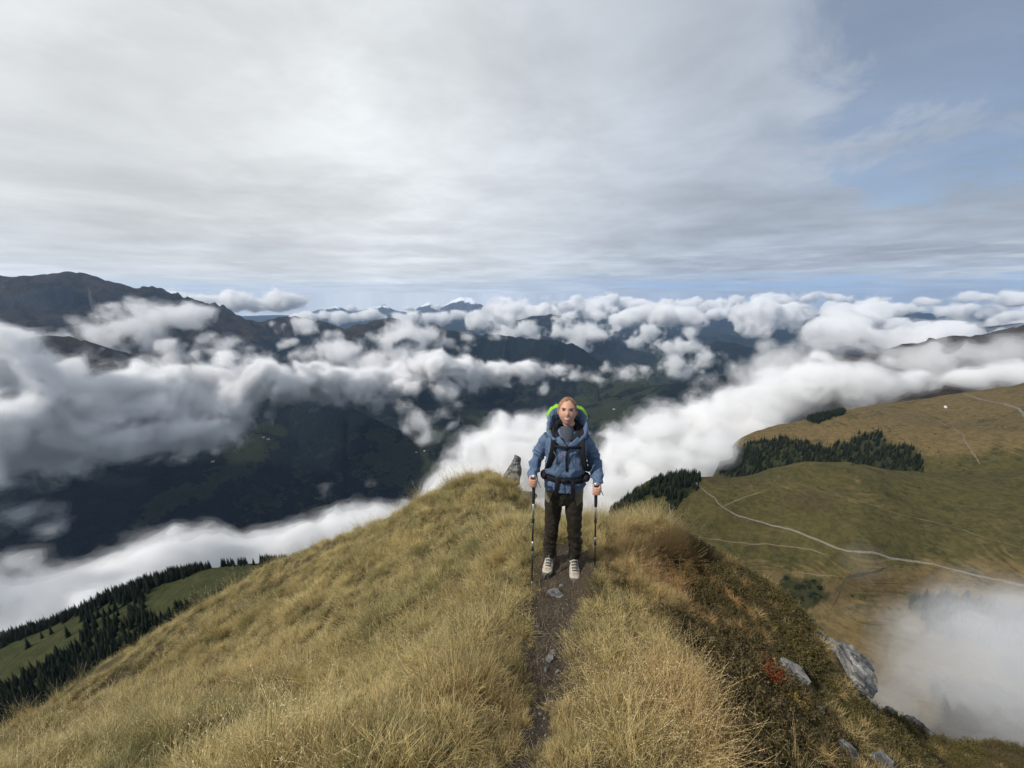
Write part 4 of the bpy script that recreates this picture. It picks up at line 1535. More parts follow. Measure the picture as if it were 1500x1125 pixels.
        v, f = tube(*smooth_pts([(0, 0, L-.005), tuple(Vector((0, 0, L-.01))+(q.inverted() @ (RM @ Vector((.035, -.01, -.03))))), tuple(Vector((0, 0, L-.02))+(q.inverted() @ (RM @ Vector((.062, -.01, -.075)))))], [(.009, .002)]*3, 3), seg=8)
        plain('wrist_strap', v, f, blk, po)
    return person


PERSON = hiker()

# ------------------------------------------------------------------ rocks
def rock_material():
    m, nt = mat_new('rock')
    p = nt.node('ShaderNodeTexCoord').outputs['Object']
    st = nt.node('ShaderNodeMapping', Vector=p, Scale=(3, 3, 14), Rotation=(.5, .3, 0)).outputs[0]
    n1 = nt.noise(st, 1.6, 6, .65, .6)
    n2 = nt.noise(p, 9, 6, .7, .3)
    n3 = nt.noise(p, 45, 4, .7)
    n4 = nt.noise(p, 4.5, 5, .6)
    col = nt.mix(nt.ramp(n1, .35, .65), (.060, .060, .062), (.26, .255, .245))
    col = nt.mix(nt.math('MULTIPLY', nt.ramp(n2, .55, .66), .75), col, (.50, .49, .46))
    col = nt.mix(nt.math('MULTIPLY', nt.ramp(n4, .56, .66), .7), col, (.14, .125, .05))
    col = nt.mix(nt.math('MULTIPLY', nt.ramp(n3, .58, .66), .5), col, (.02, .02, .02))
    nt.l.new(col, nt.b.inputs['Base Color'])
    nt.b.inputs['Roughness'].default_value = .9
    h = nt.math('ADD', nt.math('MULTIPLY', n1, .6), nt.math('MULTIPLY', n2, .5))
    h = nt.math('ADD', h, nt.math('MULTIPLY', n3, .25))
    bump(nt, h, 1.0, .03)
    return m


M_ROCK = rock_material()


def rock_mesh(size, seed, cuts=9, strata=.06, sub=4, taper=0.0):
    bm = bmesh.new()
    bmesh.ops.create_icosphere(bm, subdivisions=sub, radius=1)
    rg = np.random.default_rng(seed)
    co = np.array([v.co[:] for v in bm.verts])
    for _ in range(cuts):
        n = rg.normal(0, 1, 3)
        n /= np.linalg.norm(n)
        d = rg.uniform(.45, .8)
        h = co@n
        co = co - np.outer(np.clip(h-d, 0, None)*.97, n)
    co = co*np.array(size)
    a = fbm(co[:, 0]*4/max(size)*.5+seed, co[:, 2]*4/max(size)*.5+co[:, 1]*3/max(size), 4, seed % 50)
    b = ridged(co[:, 2]*9/max(size)*.5+co[:, 0]*2/max(size), co[:, 1]*3/max(size)+seed, 3, seed % 40+3)
    nrm = co/np.linalg.norm(co, axis=1)[:, None]
    co = co + nrm*(a*.10+(b-.4)*strata*1.4)[:, None]*max(size)
    tp = 1-taper*np.clip(co[:, 2]/size[2], -.3, 1)
    co[:, 0] *= tp
    co[:, 1] *= tp
    for v, c in zip(bm.verts, co):
        v.co = c
    me = bpy.data.meshes.new('rock')
    bm.to_mesh(me)
    bm.free()
    return me


def rock(name, u, v, r, size, seed, label, rot=(0, 0, 0), sink=.3, clear=None, cat='rock', **k):
    x, y, _ = P(u, v, r)
    o = link(name, rock_mesh(size, seed, **k), M_ROCK)
    z = gz(x, y)
    o.location = (x, y, z+size[2]*(1-sink*2))
    o.rotation_euler = rot
    o['label'] = label
    o['category'] = cat
    ROCK_SPOTS.append((x, y, clear if clear is not None else max(size[0], size[1])*.9))
    return o


def rocks():
    rock('rock_pillar', 753, 735, 7.25, (.19, .22, .52), 11, 'tall upright grey rock with pointed top on the knoll', (.05, .06, .3), .22, .24, cuts=12, strata=.09, taper=.45)
    rock('rock', 773, 738, 7.3, (.20, .18, .20), 12, 'mossy sloping rock leaning against the foot of the upright rock', (.2, .5, .2), .25, .2)
    rock('rock', 727, 716, 7.4, (.10, .08, .07), 13, 'small pale stone in the grass beside the upright rock', (0, .2, .5), .2, .12)
    rock('rock', 714, 711, 7.5, (.07, .07, .07), 14, 'smaller mossy stone left of the pale stone on the knoll', (.3, 0, 1), .2, .09)
    rock('boulder', 1167, 984, 3.60, (.135, .12, .105), 15, 'pale grey boulder lying alone in the heather beside the red shrub', (.15, .45, -.5), .15, .20, 'boulder')
    rock('rock_outcrop', 1246, 982, 4.75, (.30, .30, .20), 16, 'big lichen covered rock outcrop jutting over the drop on the right', (.1, .62, -.25), .16, .40, 'rock outcrop', cuts=13, strata=.12)
    rock('rock_outcrop', 1208, 935, 4.9, (.13, .12, .07), 26, 'flat lichen covered rock just above the big jutting outcrop', (.1, .5, -.3), .3, .2, 'rock outcrop')
    rock('rock', 1352, 1040, 8.0, (.22, .18, .15), 17, 'grey mossy rock standing highest on the lower right edge', (.1, .2, .4), .2, .2)
    rock('rock', 1372, 1046, 8.2, (.20, .16, .12), 18, 'broken rock right of the highest rock on the lower edge', (.1, .3, 1.4), .2, .2)
    rock('rock', 1308, 1028, 7.6, (.16, .12, .07), 19, 'low flat rock on the lower edge just under the jutting outcrop', (0, .3, .4), .3, .15)
    rock('rock', 1453, 1080, 8.9, (.17, .12, .09), 20, 'pale rock in the moss near the right border', (0, .3, .2), .25, .15)
    rock('rock', 1240, 1100, 3.0, (.085, .07, .045), 21, 'pointed grey stone in the dark heather near the bottom', (.2, .5, .8), .2, .10)
    rock('rock', 1292, 1122, 3.3, (.10, .06, .06), 22, 'grey stone at the bottom edge below the heather', (.3, .3, .2), .2, .10)
    rock('rock', 1205, 1028, 3.35, (.05, .03, .03), 23, 'small pale stone below the boulder in the moss', (0, .6, .3), .2, .05)
    rock('rock', 1232, 1052, 3.5, (.07, .03, .03), 24, 'long pale stone lying along the slope below the jutting outcrop', (0, .7, .9), .2, .05)
    rock('rock', 1330, 1085, 5.2, (.10, .04, .04), 25, 'narrow yellowish stone on the slope near the bottom right', (0, .6, .8), .2, .06)
    for i, (u, v, r, s, lab, q) in enumerate([(815, 868, 2.80, (.085, .060, .022), 'flat slab set in the path just below the shoes', .2), (806, 948, 2.05, (.040, .028, .018), 'pale stone in the middle of the dirt path', .1),
                                              (811, 932, 2.13, (.022, .018, .016), 'whitish pebble just above the pale stone in the path', .5), (822, 856, 2.92, (.030, .020, .014), 'pale stone between the shoes and the grass on the path', .3),
                                              (800, 968, 1.93, (.018, .014, .010), 'brown stone below the pale stone in the path', .9), (817, 966, 1.93, (.020, .013, .012), 'pale angular stone at the edge of the path', .7),
                                              (792, 1042, 1.53, (.013, .010, .009), 'small white pebble low down on the path', .2), (788, 905, 2.42, (.030, .022, .012), 'dark stone on the side of the path under the trekking pole', 1.2)]):
        o = rock('stone', u, v, r, s, 40+i, lab, (.1, .1, q), .2, s[0], 'stone', sub=3)


def pebbles():
    rg = np.random.default_rng(9)
    var = []
    for k in range(4):
        me = rock_mesh((1, .8, .55), 60+k, 7, .05, 1)
        V = np.array([v.co[:] for v in me.vertices])
        F = np.array([list(p.vertices)+[p.vertices[2]] for p in me.polygons])
        bpy.data.meshes.remove(me)
        var.append((V, F[:, :3], np.zeros(len(V)), np.zeros(len(V))))
    t = rg.uniform(0, 1, 2600)
    k = np.array(PATH[:-1])
    x = rg.uniform(-.2, .95, 4200)
    y = rg.uniform(.5, 3.5, 4200)
    d = path_dist(x, y)
    keep = (d < .18) & (rg.random(len(x)) < .9-3*d)
    x, y = x[keep], y[keep]
    n = len(x)
    pts = np.stack([x, y, fg_height(x, y)+.001], -1)
    size = .0022+.0085*rg.random(n)**4
    rot = rg.uniform(0, 6.28, (n, 3))*np.array([.1, .1, 1])
    m = simple_mat('gravel', (.075, .058, .048), .9, .2, 0, .3, 3, 0, (.30, .27, .24))
    scatter('gravel', var, pts, rot, size, rg.integers(0, 4, n), np.zeros(n), m, 'loose gravel and crumbs of soil on the dirt path')


def straw():
    """dead blades lying across the bare soil"""
    rg = np.random.default_rng(19)
    var = [blades(14, rg, .06, .06, .16, .0022, 1.45, .2) for _ in range(3)]
    x = rg.uniform(-.25, 1.0, 1500)
    y = rg.uniform(.5, 3.6, 1500)
    d = path_dist(x, y)
    keep = (d < .26) & (rg.random(len(x)) < .15+2.2*d)
    x, y = x[keep], y[keep]
    n = len(x)
    pts = np.stack([x, y, fg_height(x, y)+.006], -1)
    m = cover_material('dead_straw', (.09, .06, .035), (.14, .10, .06), (.34, .27, .16), (.42, .36, .24))
    scatter('fallen_straw', var, pts, place_rot(x, y, rg, 0, 0, .1, 1.0), rg.uniform(.5, 1.1, n), rg.integers(0, 3, n), np.zeros(n), m, 'dead straw lying loose across the bare path')


def shrubs():
    rg = np.random.default_rng(31)
    def shrub(name, u, v, r, rad, h, cols, lab, nt_=46, leaf=.018):
        x, y, _ = P(u, v, r)
        V, F, tip, rnd = leafy(nt_, rg, rad, h, leaf, 22)
        me = fast_mesh(name, V, F, False)
        add_attr(me, 'tip', tip)
        add_attr(me, 'rnd', rnd)
        m = cover_material(name, (.05, .025, .015), cols[0], cols[1], cols[2], transl=.25)
        o = link(name, me, m)
        o.location = (x, y, gz(x, y)-.01)
        o['label'] = lab
        o['category'] = 'shrub'
        ROCK_SPOTS.append((x, y, rad*.55))
    shrub('red_shrub', 1128, 1003, 3.25, .09, .14, ((.14, .030, .015), (.26, .060, .025), (.30, .10, .03)), 'bright red autumn bilberry shrub beside the pale boulder')
    shrub('red_shrub', 1118, 978, 3.42, .07, .11, ((.20, .045, .02), (.32, .10, .03), (.40, .16, .05)), 'smaller rusty red shrub just above the bright red shrub')
    shrub('yellow_shrub', 1158, 1040, 3.12, .11, .13, ((.15, .10, .02), (.26, .17, .035), (.32, .22, .05)), 'yellow orange autumn shrub below the pale boulder')


# ------------------------------------------------------------------ ways over the pasture
def ribbon(name, pix, width, mat, label, lift=.16, step=3.0, parent=None, wob=.25, **props):
    pts = [terrain_hit(u, v, r1=1900) for u, v in pix]
    pts = [np.array(p[:2]) for p in pts if p is not None]
    if len(pts) < 3:
        return None
    P_, _ = smooth_pts([(p[0], p[1], 0) for p in pts], [1]*len(pts), 10)
    P_ = np.array(P_)[:, :2]
    d = np.concatenate([[0], np.cumsum(np.hypot(*np.diff(P_, axis=0).T))])
    if d[-1] < 3*step:
        return None
    s = np.arange(0, d[-1], step)
    x, y = np.interp(s, d, P_[:, 0]), np.interp(s, d, P_[:, 1])
    tx, ty = np.gradient(x), np.gradient(y)
    L = np.hypot(tx, ty)+1e-9
    nx, ny = -ty/L, tx/L
    w = width*(1+wob*fbm(s/14, s*0, 3, 151))
    if wob > .4:
        w = w*np.clip(np.minimum(s, s[-1]-s)/25, .12, 1)
    off = 1.3*width*.25*fbm(s/25, s*0+3, 2, 153)
    K = 5
    V = []
    for k in range(K):
        f = (k/(K-1)-.5)
        X, Y = x+nx*(w*f+off), y+ny*(w*f+off)
        V.append(np.stack([X, Y, terrain_z(X, Y)+lift*(1-.9*abs(f*2)**4)], -1))
    V = np.stack(V, 1).reshape(-1, 3)
    me = fast_mesh(name, V, grid_faces(len(x), K))
    return link(name, me, mat, kind='structure', label=label)


def dirt_mat(name, a, b, sc=.8):
    m, nt = mat_new(name)
    p = nt.node('ShaderNodeNewGeometry').outputs['Position']
    n = nt.noise(p, sc, 5, .6)
    nt.l.new(nt.mix(nt.ramp(n, .3, .7), a, b), nt.b.inputs['Base Color'])
    nt.b.inputs['Roughness'].default_value = .95
    return m


def ways():
    gravel = dirt_mat('track_gravel', (.11, .10, .08), (.20, .18, .15))
    trail = dirt_mat('trail', (.085, .070, .038), (.165, .130, .078))
    dark = dirt_mat('stream_bed', (.022, .024, .014), (.05, .045, .028))
    ribbon('gravel_track', [(1024, 698), (1019, 703), (1021, 709), (1028, 715), (1037, 723), (1048, 730), (1052, 738), (1066, 748), (1090, 758), (1120, 767), (1150, 774), (1180, 784), (1210, 796), (1250, 809), (1300, 817), (1350, 825), (1400, 836), (1450, 847), (1500, 859), (1580, 878)], 1.9, gravel, 'pale gravel track winding across the green pasture')
    ribbon('upper_track', [(1412, 577), (1430, 583), (1460, 590), (1484, 596), (1496, 602), (1504, 612), (1530, 622)], 4.5, gravel, 'gravel track near the skyline of the brown pasture')
    ribbon('footpath', [(1330, 600), (1350, 608), (1375, 617), (1398, 628), (1410, 636), (1413, 646), (1420, 656), (1428, 668), (1438, 684)], 3.0, trail, 'worn footpath down the brown hillside', wob=.8)
    ribbon('footpath', [(1010, 786), (1040, 790), (1080, 795), (1130, 798), (1180, 804), (1222, 814)], 1.6, trail, 'faint footpath below the gravel track', wob=.6)
    ribbon('footpath', [(1150, 838), (1190, 842), (1240, 848)], 1.6, trail, 'faint trail across the lower brown pasture', wob=.6)
    ribbon('footpath', [(1052, 746), (1065, 740), (1085, 731), (1110, 722), (1130, 716)], 2.0, trail, 'grassy trail forking from the gravel track', wob=.6)
    ribbon('footpath', [(893, 752), (896, 738), (898, 729), (893, 720)], 3.2, trail, 'earthy track beside the spruce wood behind the hiker', wob=.3)
    ribbon('stream_bed', [(1302, 832), (1280, 838), (1258, 843), (1241, 848), (1234, 858), (1229, 872), (1223, 886), (1214, 898)], 2.6, dark, 'dark narrow stream bed running down the pasture', wob=1.0)
    ribbon('stream_bed', [(1160, 706), (1230, 727), (1300, 748), (1380, 768), (1450, 790), (1520, 812)], .8, trail, 'faint line of a path over the middle of the green pasture', wob=1.0)


def huts():
    wall_m = simple_mat('limewash', (.70, .68, .64), .8)
    roof_m = simple_mat('roof_slate', (.14, .12, .11), .8)
    def house(u, v, L, W, H, rz, lab, name='farmhouse', white=False, r0=60):
        p = terrain_hit(u, v, r0)
        if p is None:
            return
        e = bpy.data.objects.new(name, None)
        C.objects.link(e)
        e.location = (p[0], p[1], p[2]-1.0)
        e.rotation_euler = (0, 0, rz)
        e['label'], e['category'] = lab, 'house'
        if name == 'farmhouse':
            e['group'] = 'farmhouses on the valley slopes'
        a, b = L/2, W/2
        h = H+1.0
        V = [(-a, -b, 0), (a, -b, 0), (a, b, 0), (-a, b, 0), (-a, -b, h), (a, -b, h), (a, b, h), (-a, b, h), (-a, 0, h+W*.38), (a, 0, h+W*.38)]
        F = [(0, 1, 5, 4), (2, 3, 7, 6), (1, 2, 6, 9, 5), (3, 0, 4, 8, 7), (0, 3, 2, 1)]
        plain('wall', V, F, wall_m, e, False)
        t, o_ = .35, .6
        V = []
        for dz in (0, t):
            V += [(-a-o_, -b-o_, h-o_*.7+dz), (a+o_, -b-o_, h-o_*.7+dz), (a+o_, 0, h+W*.38+dz+.05), (-a-o_, 0, h+W*.38+dz+.05), (a+o_, b+o_, h-o_*.7+dz), (-a-o_, b+o_, h-o_*.7+dz)]
        F = [(0, 1, 2, 3), (3, 2, 4, 5), (6, 9, 8, 7), (9, 11, 10, 8), (0, 6, 7, 1), (4, 10, 11, 5), (1, 7, 8, 2), (2, 8, 10, 4), (3, 9, 6, 0), (5, 11, 9, 3)]
        plain('roof', V, F, wall_m if white else roof_m, e, False)
        plain('door', [(-.6, -b-.05, 0), (.6, -b-.05, 0), (.6, -b-.05, 3.0), (-.6, -b-.05, 3.0), (-.6, -b, 0), (.6, -b, 0), (.6, -b, 3.0), (-.6, -b, 3.0)],
              [(0, 1, 2, 3), (0, 4, 5, 1), (1, 5, 6, 2), (2, 6, 7, 3), (3, 7, 4, 0), (4, 7, 6, 5)], roof_m, e, False)
    house(1385, 597, 9, 4.5, 2.2, R(50), 'small white hut alone on the brown hillside near the skyline', 'hut', True, 900)
    house(393, 644, 20, 12, 7, R(30), 'white farmhouse at the top of the dark meadow under the left cloud bank', r0=1500)
    house(386, 641, 15, 10, 6, R(60), 'smaller farmhouse just beside the white farmhouse under the left cloud bank', r0=1500)
    house(312, 677, 16, 10, 6, R(20), 'lone farmhouse at the lower edge of the left cloud bank', r0=1500)
    house(610, 663, 16, 10, 6, R(10), 'farmhouse in the valley meadow left of the hiker', r0=1500)
    house(622, 661, 14, 9, 6, R(70), 'farmhouse right beside the other one in the valley meadow left of the hiker', r0=1500)
    house(900, 600, 24, 14, 8, R(15), 'farmhouse on the far meadow slope right above the hiker', r0=1500)


# ------------------------------------------------------------------ trees
def conifer(rg, h=1.0, whorls=11, w=.17):
    """unit-high spruce: trunk and crown as separate vertex/face lists"""
    tv, tf = tube([(0, 0, -.04), (0, 0, .3), (0, 0, .97)], [.016, .011, .002], 6, up=(0, 1, 0))
    V, F = [], []
    for i in range(whorls):
        f = i/(whorls-1)
        z = .10+.86*f
        rad = w*(1-f)**.8*rg.uniform(.8, 1.15)+.012
        n = 8 if f < .6 else 6
        a0 = rg.uniform(0, 6.28)
        for k in range(n):
            a = a0+2*math.pi*k/n+rg.normal(0, .12)
            rr = rad*rg.uniform(.7, 1.2)
            da = .46*rg.uniform(.7, 1.2)
            dz = -rr*rg.uniform(.35, .75)
            up = .055*(1-f*.5)
            c, s = math.cos(a), math.sin(a)
            b = len(V)
            V += [(0, 0, z+up), (rr*.62*math.cos(a-da), rr*.62*math.sin(a-da), z+dz*.7), (rr*c, rr*s, z+dz), (rr*.62*math.cos(a+da), rr*.62*math.sin(a+da), z+dz*.7), (rr*.3*c, rr*.3*s, z+dz*.4-.03)]
            F += [(b, b+1, b+2), (b, b+2, b+3), (b+1, b+4, b+2), (b+4, b+3, b+2)]
    b = len(V)
    V += [(0, 0, 1.03), (.012, 0, .93), (-.008, .01, .93), (-.008, -.01, .93)]
    F += [(b, b+1, b+2), (b, b+2, b+3), (b, b+3, b+1)]
    return tv, tf, V, F


def bushy(rg):
    V, F = [], []
    for i in range(70):
        d = rg.normal(0, 1, 3)
        d /= np.linalg.norm(d)
        c = d*np.array([.42, .42, .40])*rg.uniform(.6, 1.05)+np.array([0, 0, .42])
        a, b2 = rg.normal(0, .14, 3), rg.normal(0, .14, 3)
        b = len(V)
        V += [tuple(c), tuple(c+a), tuple(c+b2)]
        F.append((b, b+1, b+2))
    return V, F


def needle_mat():
    m, nt = mat_new('spruce_needles')
    p = nt.node('ShaderNodeNewGeometry').outputs['Position']
    n = nt.noise(p, .9, 3, .6)
    oi = nt.node('ShaderNodeObjectInfo').outputs['Random']
    c = nt.mix(nt.ramp(nt.math('ADD', nt.math('MULTIPLY', n, .7), nt.math('MULTIPLY', oi, .3)), .3, .75), (.010, .017, .010), (.034, .044, .022))
    nt.l.new(c, nt.b.inputs['Base Color'])
    nt.b.inputs['Roughness'].default_value = .8
    nt.b.inputs['Specular IOR Level'].default_value = .1
    return m


def trees():
    rg = np.random.default_rng(77)
    nm = needle_mat()
    bark = simple_mat('bark', (.06, .045, .035), .9)
    # skyline of the ridge one stands on, to leave out trees nobody can see
    azs = np.linspace(R(-60), R(60), 240)
    rs = np.linspace(1, 20, 90)
    A2, R2 = np.meshgrid(azs, rs, indexing='ij')
    sk = (fg_height(R2*np.sin(A2), R2*np.cos(A2), False)/R2).max(1)
    cand = []
    def fill(mask, r0, r1, a0, a1, n, hmin, hmax, tag_):
        r = np.sqrt(rg.uniform(r0*r0, r1*r1, n))
        a = rg.uniform(R(a0), R(a1), n)
        ia = np.clip(((a-AZ0)/(AZ1-AZ0)*(NA-1)).round().astype(int), 0, NA-1)
        ib = np.clip((np.log(r/25)/math.log(31000/25)*(NRR-1)).round().astype(int), 0, NRR-1)
        x, y = r*np.sin(a), r*np.cos(a)
        u, v = TU[ib, ia], TV[ib, ia]
        ok = (WOOD[ib, ia] > .5) & mask(u, v, r, a)
        dens = fbm(x/28, y/28, 3, 171)
        ok &= (dens > -.22+.5*(rg.random(n)-.5)) | (rg.random(n) < .12)
        x, y, a, r = x[ok], y[ok], a[ok], r[ok]
        h = (hmin+(hmax-hmin)*rg.beta(1.6, 1.6, len(x)))*(1+.35*fbm(x/40, y/40, 2, 173))
        z = terrain_z(x, y)
        vis = (z+h)/r > np.interp(a, azs, sk)-.012
        for q in np.nonzero(vis)[0]:
            cand.append((x[q], y[q], z[q]-.3, h[q], tag_))
    fill(lambda u, v, r, a: a < R(-12), 250, 780, -64, -14, 19000, 6.5, 13, 'left')
    fill(lambda u, v, r, a: (u > 1030) & (v < 720) & (r > 905), 900, 1450, 22, 52, 15000, 10, 17, 'gully')
    fill(lambda u, v, r, a: (u < 1040) & (v < 770), 450, 900, 8, 32, 9000, 9, 16, 'spur')
    fill(lambda u, v, r, a: (u > 1280) & (v > 850), 380, 700, 38, 62, 6000, 5, 11, 'lower')
    fill(lambda u, v, r, a: (u > 1100) & (u < 1260) & (v > 830), 350, 700, 30, 48, 900, 3, 6, 'bushes')
    fill(lambda u, v, r, a: (u > 1160) & (v < 630), 1200, 1800, 28, 48, 6000, 9, 14, 'far')
    # low juniper on the open pasture
    nb = 5200
    r = np.sqrt(rg.uniform(380**2, 1450**2, nb))
    a = rg.uniform(R(18), R(56), nb)
    x, y = r*np.sin(a), r*np.cos(a)
    z = terrain_z(x, y)
    u, v = project(x, y, z)
    zone = np.maximum(np.exp(-((u-1330)/90)**2-((v-672)/28)**2), .8*(v > 840)*np.exp(-((v-875)/40)**2))
    zone = np.maximum(zone, .8*np.exp(-((u-1230)/110)**2-((v-640)/14)**2))
    ok = (rg.random(nb) < zone*sstep(fbm(x/45, y/45, 3, 181), -.05, .35)) & (u > 990) & (u < 1560)
    for q in np.nonzero(ok)[0]:
        cand.append((x[q], y[q], z[q]-.2, rg.uniform(1.2, 3.4), 'bushes'))
    # single trees on the open ground
    lone = [(100, 932, 13, 'left'), (76, 928, 12, 'left'), (62, 934, 10, 'left'), (130, 905, 12, 'left'), (42, 948, 12, 'left'), (372, 827, 9, 'left'), (352, 828, 10, 'left'), (336, 829, 10, 'left'), (320, 829, 11, 'left'), (358, 828, 8, 'left'), (344, 829, 8, 'left')]
    LONE = {100: 'single larger spruce standing alone on the small glade at the far left', 76: 'lone spruce left of the larger single spruce on the small glade', 62: 'shortest lone spruce on the small glade at the far left', 130: 'lone spruce at the right end of the small glade at the far left', 42: 'lone spruce nearest the left border on the small glade'}
    nlone = len(lone)
    for u, v, h, tg in lone:
        p = terrain_hit(u, v+1)
        if p and p[1] < 2000 and math.hypot(p[0], p[1]) < 900:
            cand.append((p[0], p[1], p[2]-.3, h, tg))
    protos = [conifer(np.random.default_rng(500+k), whorls=10+k % 3, w=.15+.02*(k % 3)) for k in range(6)]
    pm = []
    for tv, tf, V, F in protos:
        a = bpy.data.meshes.new('crown')
        a.from_pydata(V, [], F)
        a.materials.append(nm)
        b = bpy.data.meshes.new('trunk')
        b.from_pydata(tv, [], tf)
        b.materials.append(bark)
        pm.append((a, b))
    lab = dict(left=('dark spruce in the wood on the hillside down on the left', 'spruces on the left hillside'), gully=('dark spruce in the wood between the two pastures', 'spruces of the wood between the pastures'),
               spur=('dark spruce in the wood at the start of the gravel track', 'spruces at the start of the gravel track'), lower=('low tree in the thicket above the mist on the right', 'trees above the mist on the right'),
               bushes=('round dark bush on the lower pasture', 'bushes on the lower pasture'), far=('tiny spruce on the skyline by the fog', 'spruces on the far skyline'))
    size = sorted(range(len(cand)), key=lambda i: -cand[i][3]/math.hypot(cand[i][0], cand[i][1]))
    def in_view(i):
        x, y, z, h, _ = cand[i]
        u, v = project(x, y, z+h*.5)
        return 0 < u < 1500 and 0 < v < 1125 and _ != 'bushes'
    top = [i for i in size if in_view(i)][:290]
    tops = set(top)
    for i in top:
        x, y, z, h, tg = cand[i]
        a, b = pm[i % 6]
        e = bpy.data.objects.new('spruce_tree', None)
        C.objects.link(e)
        e.location = (x, y, z)
        e.rotation_euler = (rg.normal(0, .02), rg.normal(0, .02), rg.uniform(0, 6.28))
        wd = rg.uniform(.85, 1.25)
        e.scale = (h*wd, h*wd, h)
        e['label'], e['group'] = lab[tg]
        u, v = project(x, y, z+h*.5)
        if tg == 'left':
            if i >= len(cand)-nlone and u < 200:
                e['label'] = LONE[min(LONE, key=lambda q: abs(q-u))]
            elif u > 315:
                e['label'] = 'dark spruce in the thin row on the skyline above the green glade'
            elif u > 215:
                e['label'] = 'dark spruce in the belt between the fog and the green glade on the left'
            elif v < 925 and u > 60:
                e['label'] = 'dark spruce in the steep wood below the fog at the far left'
            elif u > 130:
                e['label'] = 'dark spruce low on the left hillside, right of the small glade'
            else:
                e['label'] = 'dark spruce at the foot of the left hillside just over the grass slope'
        e['category'] = 'tree'
        for nm_, me in (('crown', a), ('trunk', b)):
            c = bpy.data.objects.new(nm_, me)
            C.objects.link(c)
            c.parent = e
    rest = [c for i, c in enumerate(cand) if i not in tops]
    for kind, tags, name, label in ((0, ('left', 'gully', 'spur', 'lower', 'far'), 'forest', 'dense dark spruce woods on the slopes below the ridge'), (1, ('bushes',), 'thicket', 'scattered dark bushes on the lower pasture and beside the woods')):
        sub = [c for c in rest if c[4] in tags]
        if not sub:
            continue
        var = []
        if kind == 0:
            for tv, tf, V, F in protos:
                nb = len(V)
                VV = np.array(list(V)+list(tv))
                FF = np.array([list(f) for f in F]+[[i+nb for i in f[:3]] for f in tf if len(f) == 3]+[[f[0]+nb, f[1]+nb, f[2]+nb] for f in tf if len(f) == 4]+[[f[0]+nb, f[2]+nb, f[3]+nb] for f in tf if len(f) == 4])
                var.append((VV, FF, np.zeros(len(VV)), np.zeros(len(VV))))
        else:
            for k in range(3):
                V, F = bushy(np.random.default_rng(700+k))
                var.append((np.array(V), np.array(F), np.zeros(len(V)), np.zeros(len(V))))
        n = len(sub)
        A3 = np.array([[c[0], c[1], c[2]] for c in sub])
        hh = np.array([c[3] for c in sub])
        wd = rg.uniform(.85, 1.3, n)
        sc = np.stack([hh*wd, hh*wd, hh], -1)
        rot = np.stack([np.zeros(n), np.zeros(n), rg.uniform(0, 6.28, n)], -1)
        scatter(name, var, A3, rot, sc, rg.integers(0, len(var), n), np.zeros(n), nm, label)


def posts():
    wood = simple_mat('weathered_wood', (.30, .28, .25), .9)
    x, y, _ = P(918, 752, 5.9)
    e = bpy.data.objects.new('marker_post', None)
    C.objects.link(e)
    e.location = (x, y, gz(x, y))
    e['label'] = 'thin pale marker post sticking out of the grass behind the hiker'
    e['category'] = 'post'
    v, f = tube([(0, 0, -.1), (0, 0, .42)], [.010, .010], 8, up=(0, 1, 0))
    plain('post', v, f, wood, e)
    v, f = tube([(0, 0, .42), (0, 0, .445)], [.012, .008], 8, up=(0, 1, 0))
    plain('cap', v, f, wood, e)
    x, y, _ = P(981, 765, 5.4)
    v, f = tube(*smooth_pts([(0, 0, -.02), (.01, 0, .15), (-.015, 0, .30), (-.03, .01, .42)], [.008, .007, .005, .003], 4), seg=8)
    v2, f2 = tube([(-.005, 0, .22), (.03, .01, .30), (.035, .01, .36)], [.004, .003, .002], 6)
    o = plain('dead_stalk', v+v2, f+[tuple(i+len(v) for i in q) for q in f2], wood, None)
    o.location = (x, y, gz(x, y))
    o['label'], o['category'] = 'bare dead stalk rising out of the grass against the pasture', 'stalk'


rocks()
shrubs()
pebbles()
straw()
ways()
huts()
posts()
trees()

def heath_mask(x, y):
    line = .95+(y-1.25)*.355 + .25*fbm(x*1.1, y*1.1, 3, 95)
    m = sstep(x-line, -.12, .25)
    far = sstep(y, 4.6, 5.4)*sstep(x, 2.2, 2.6)
    return np.maximum(m, far)*1.0


def sample_places(n, rmin, rmax, rg, az0=-72, az1=72):
    """places spread over the ridge, even in area between two distances"""
    r = np.sqrt(rg.uniform(rmin**2, rmax**2, n))
    a = rg.uniform(R(az0), R(az1), n)
    return r*np.sin(a), r*np.cos(a)


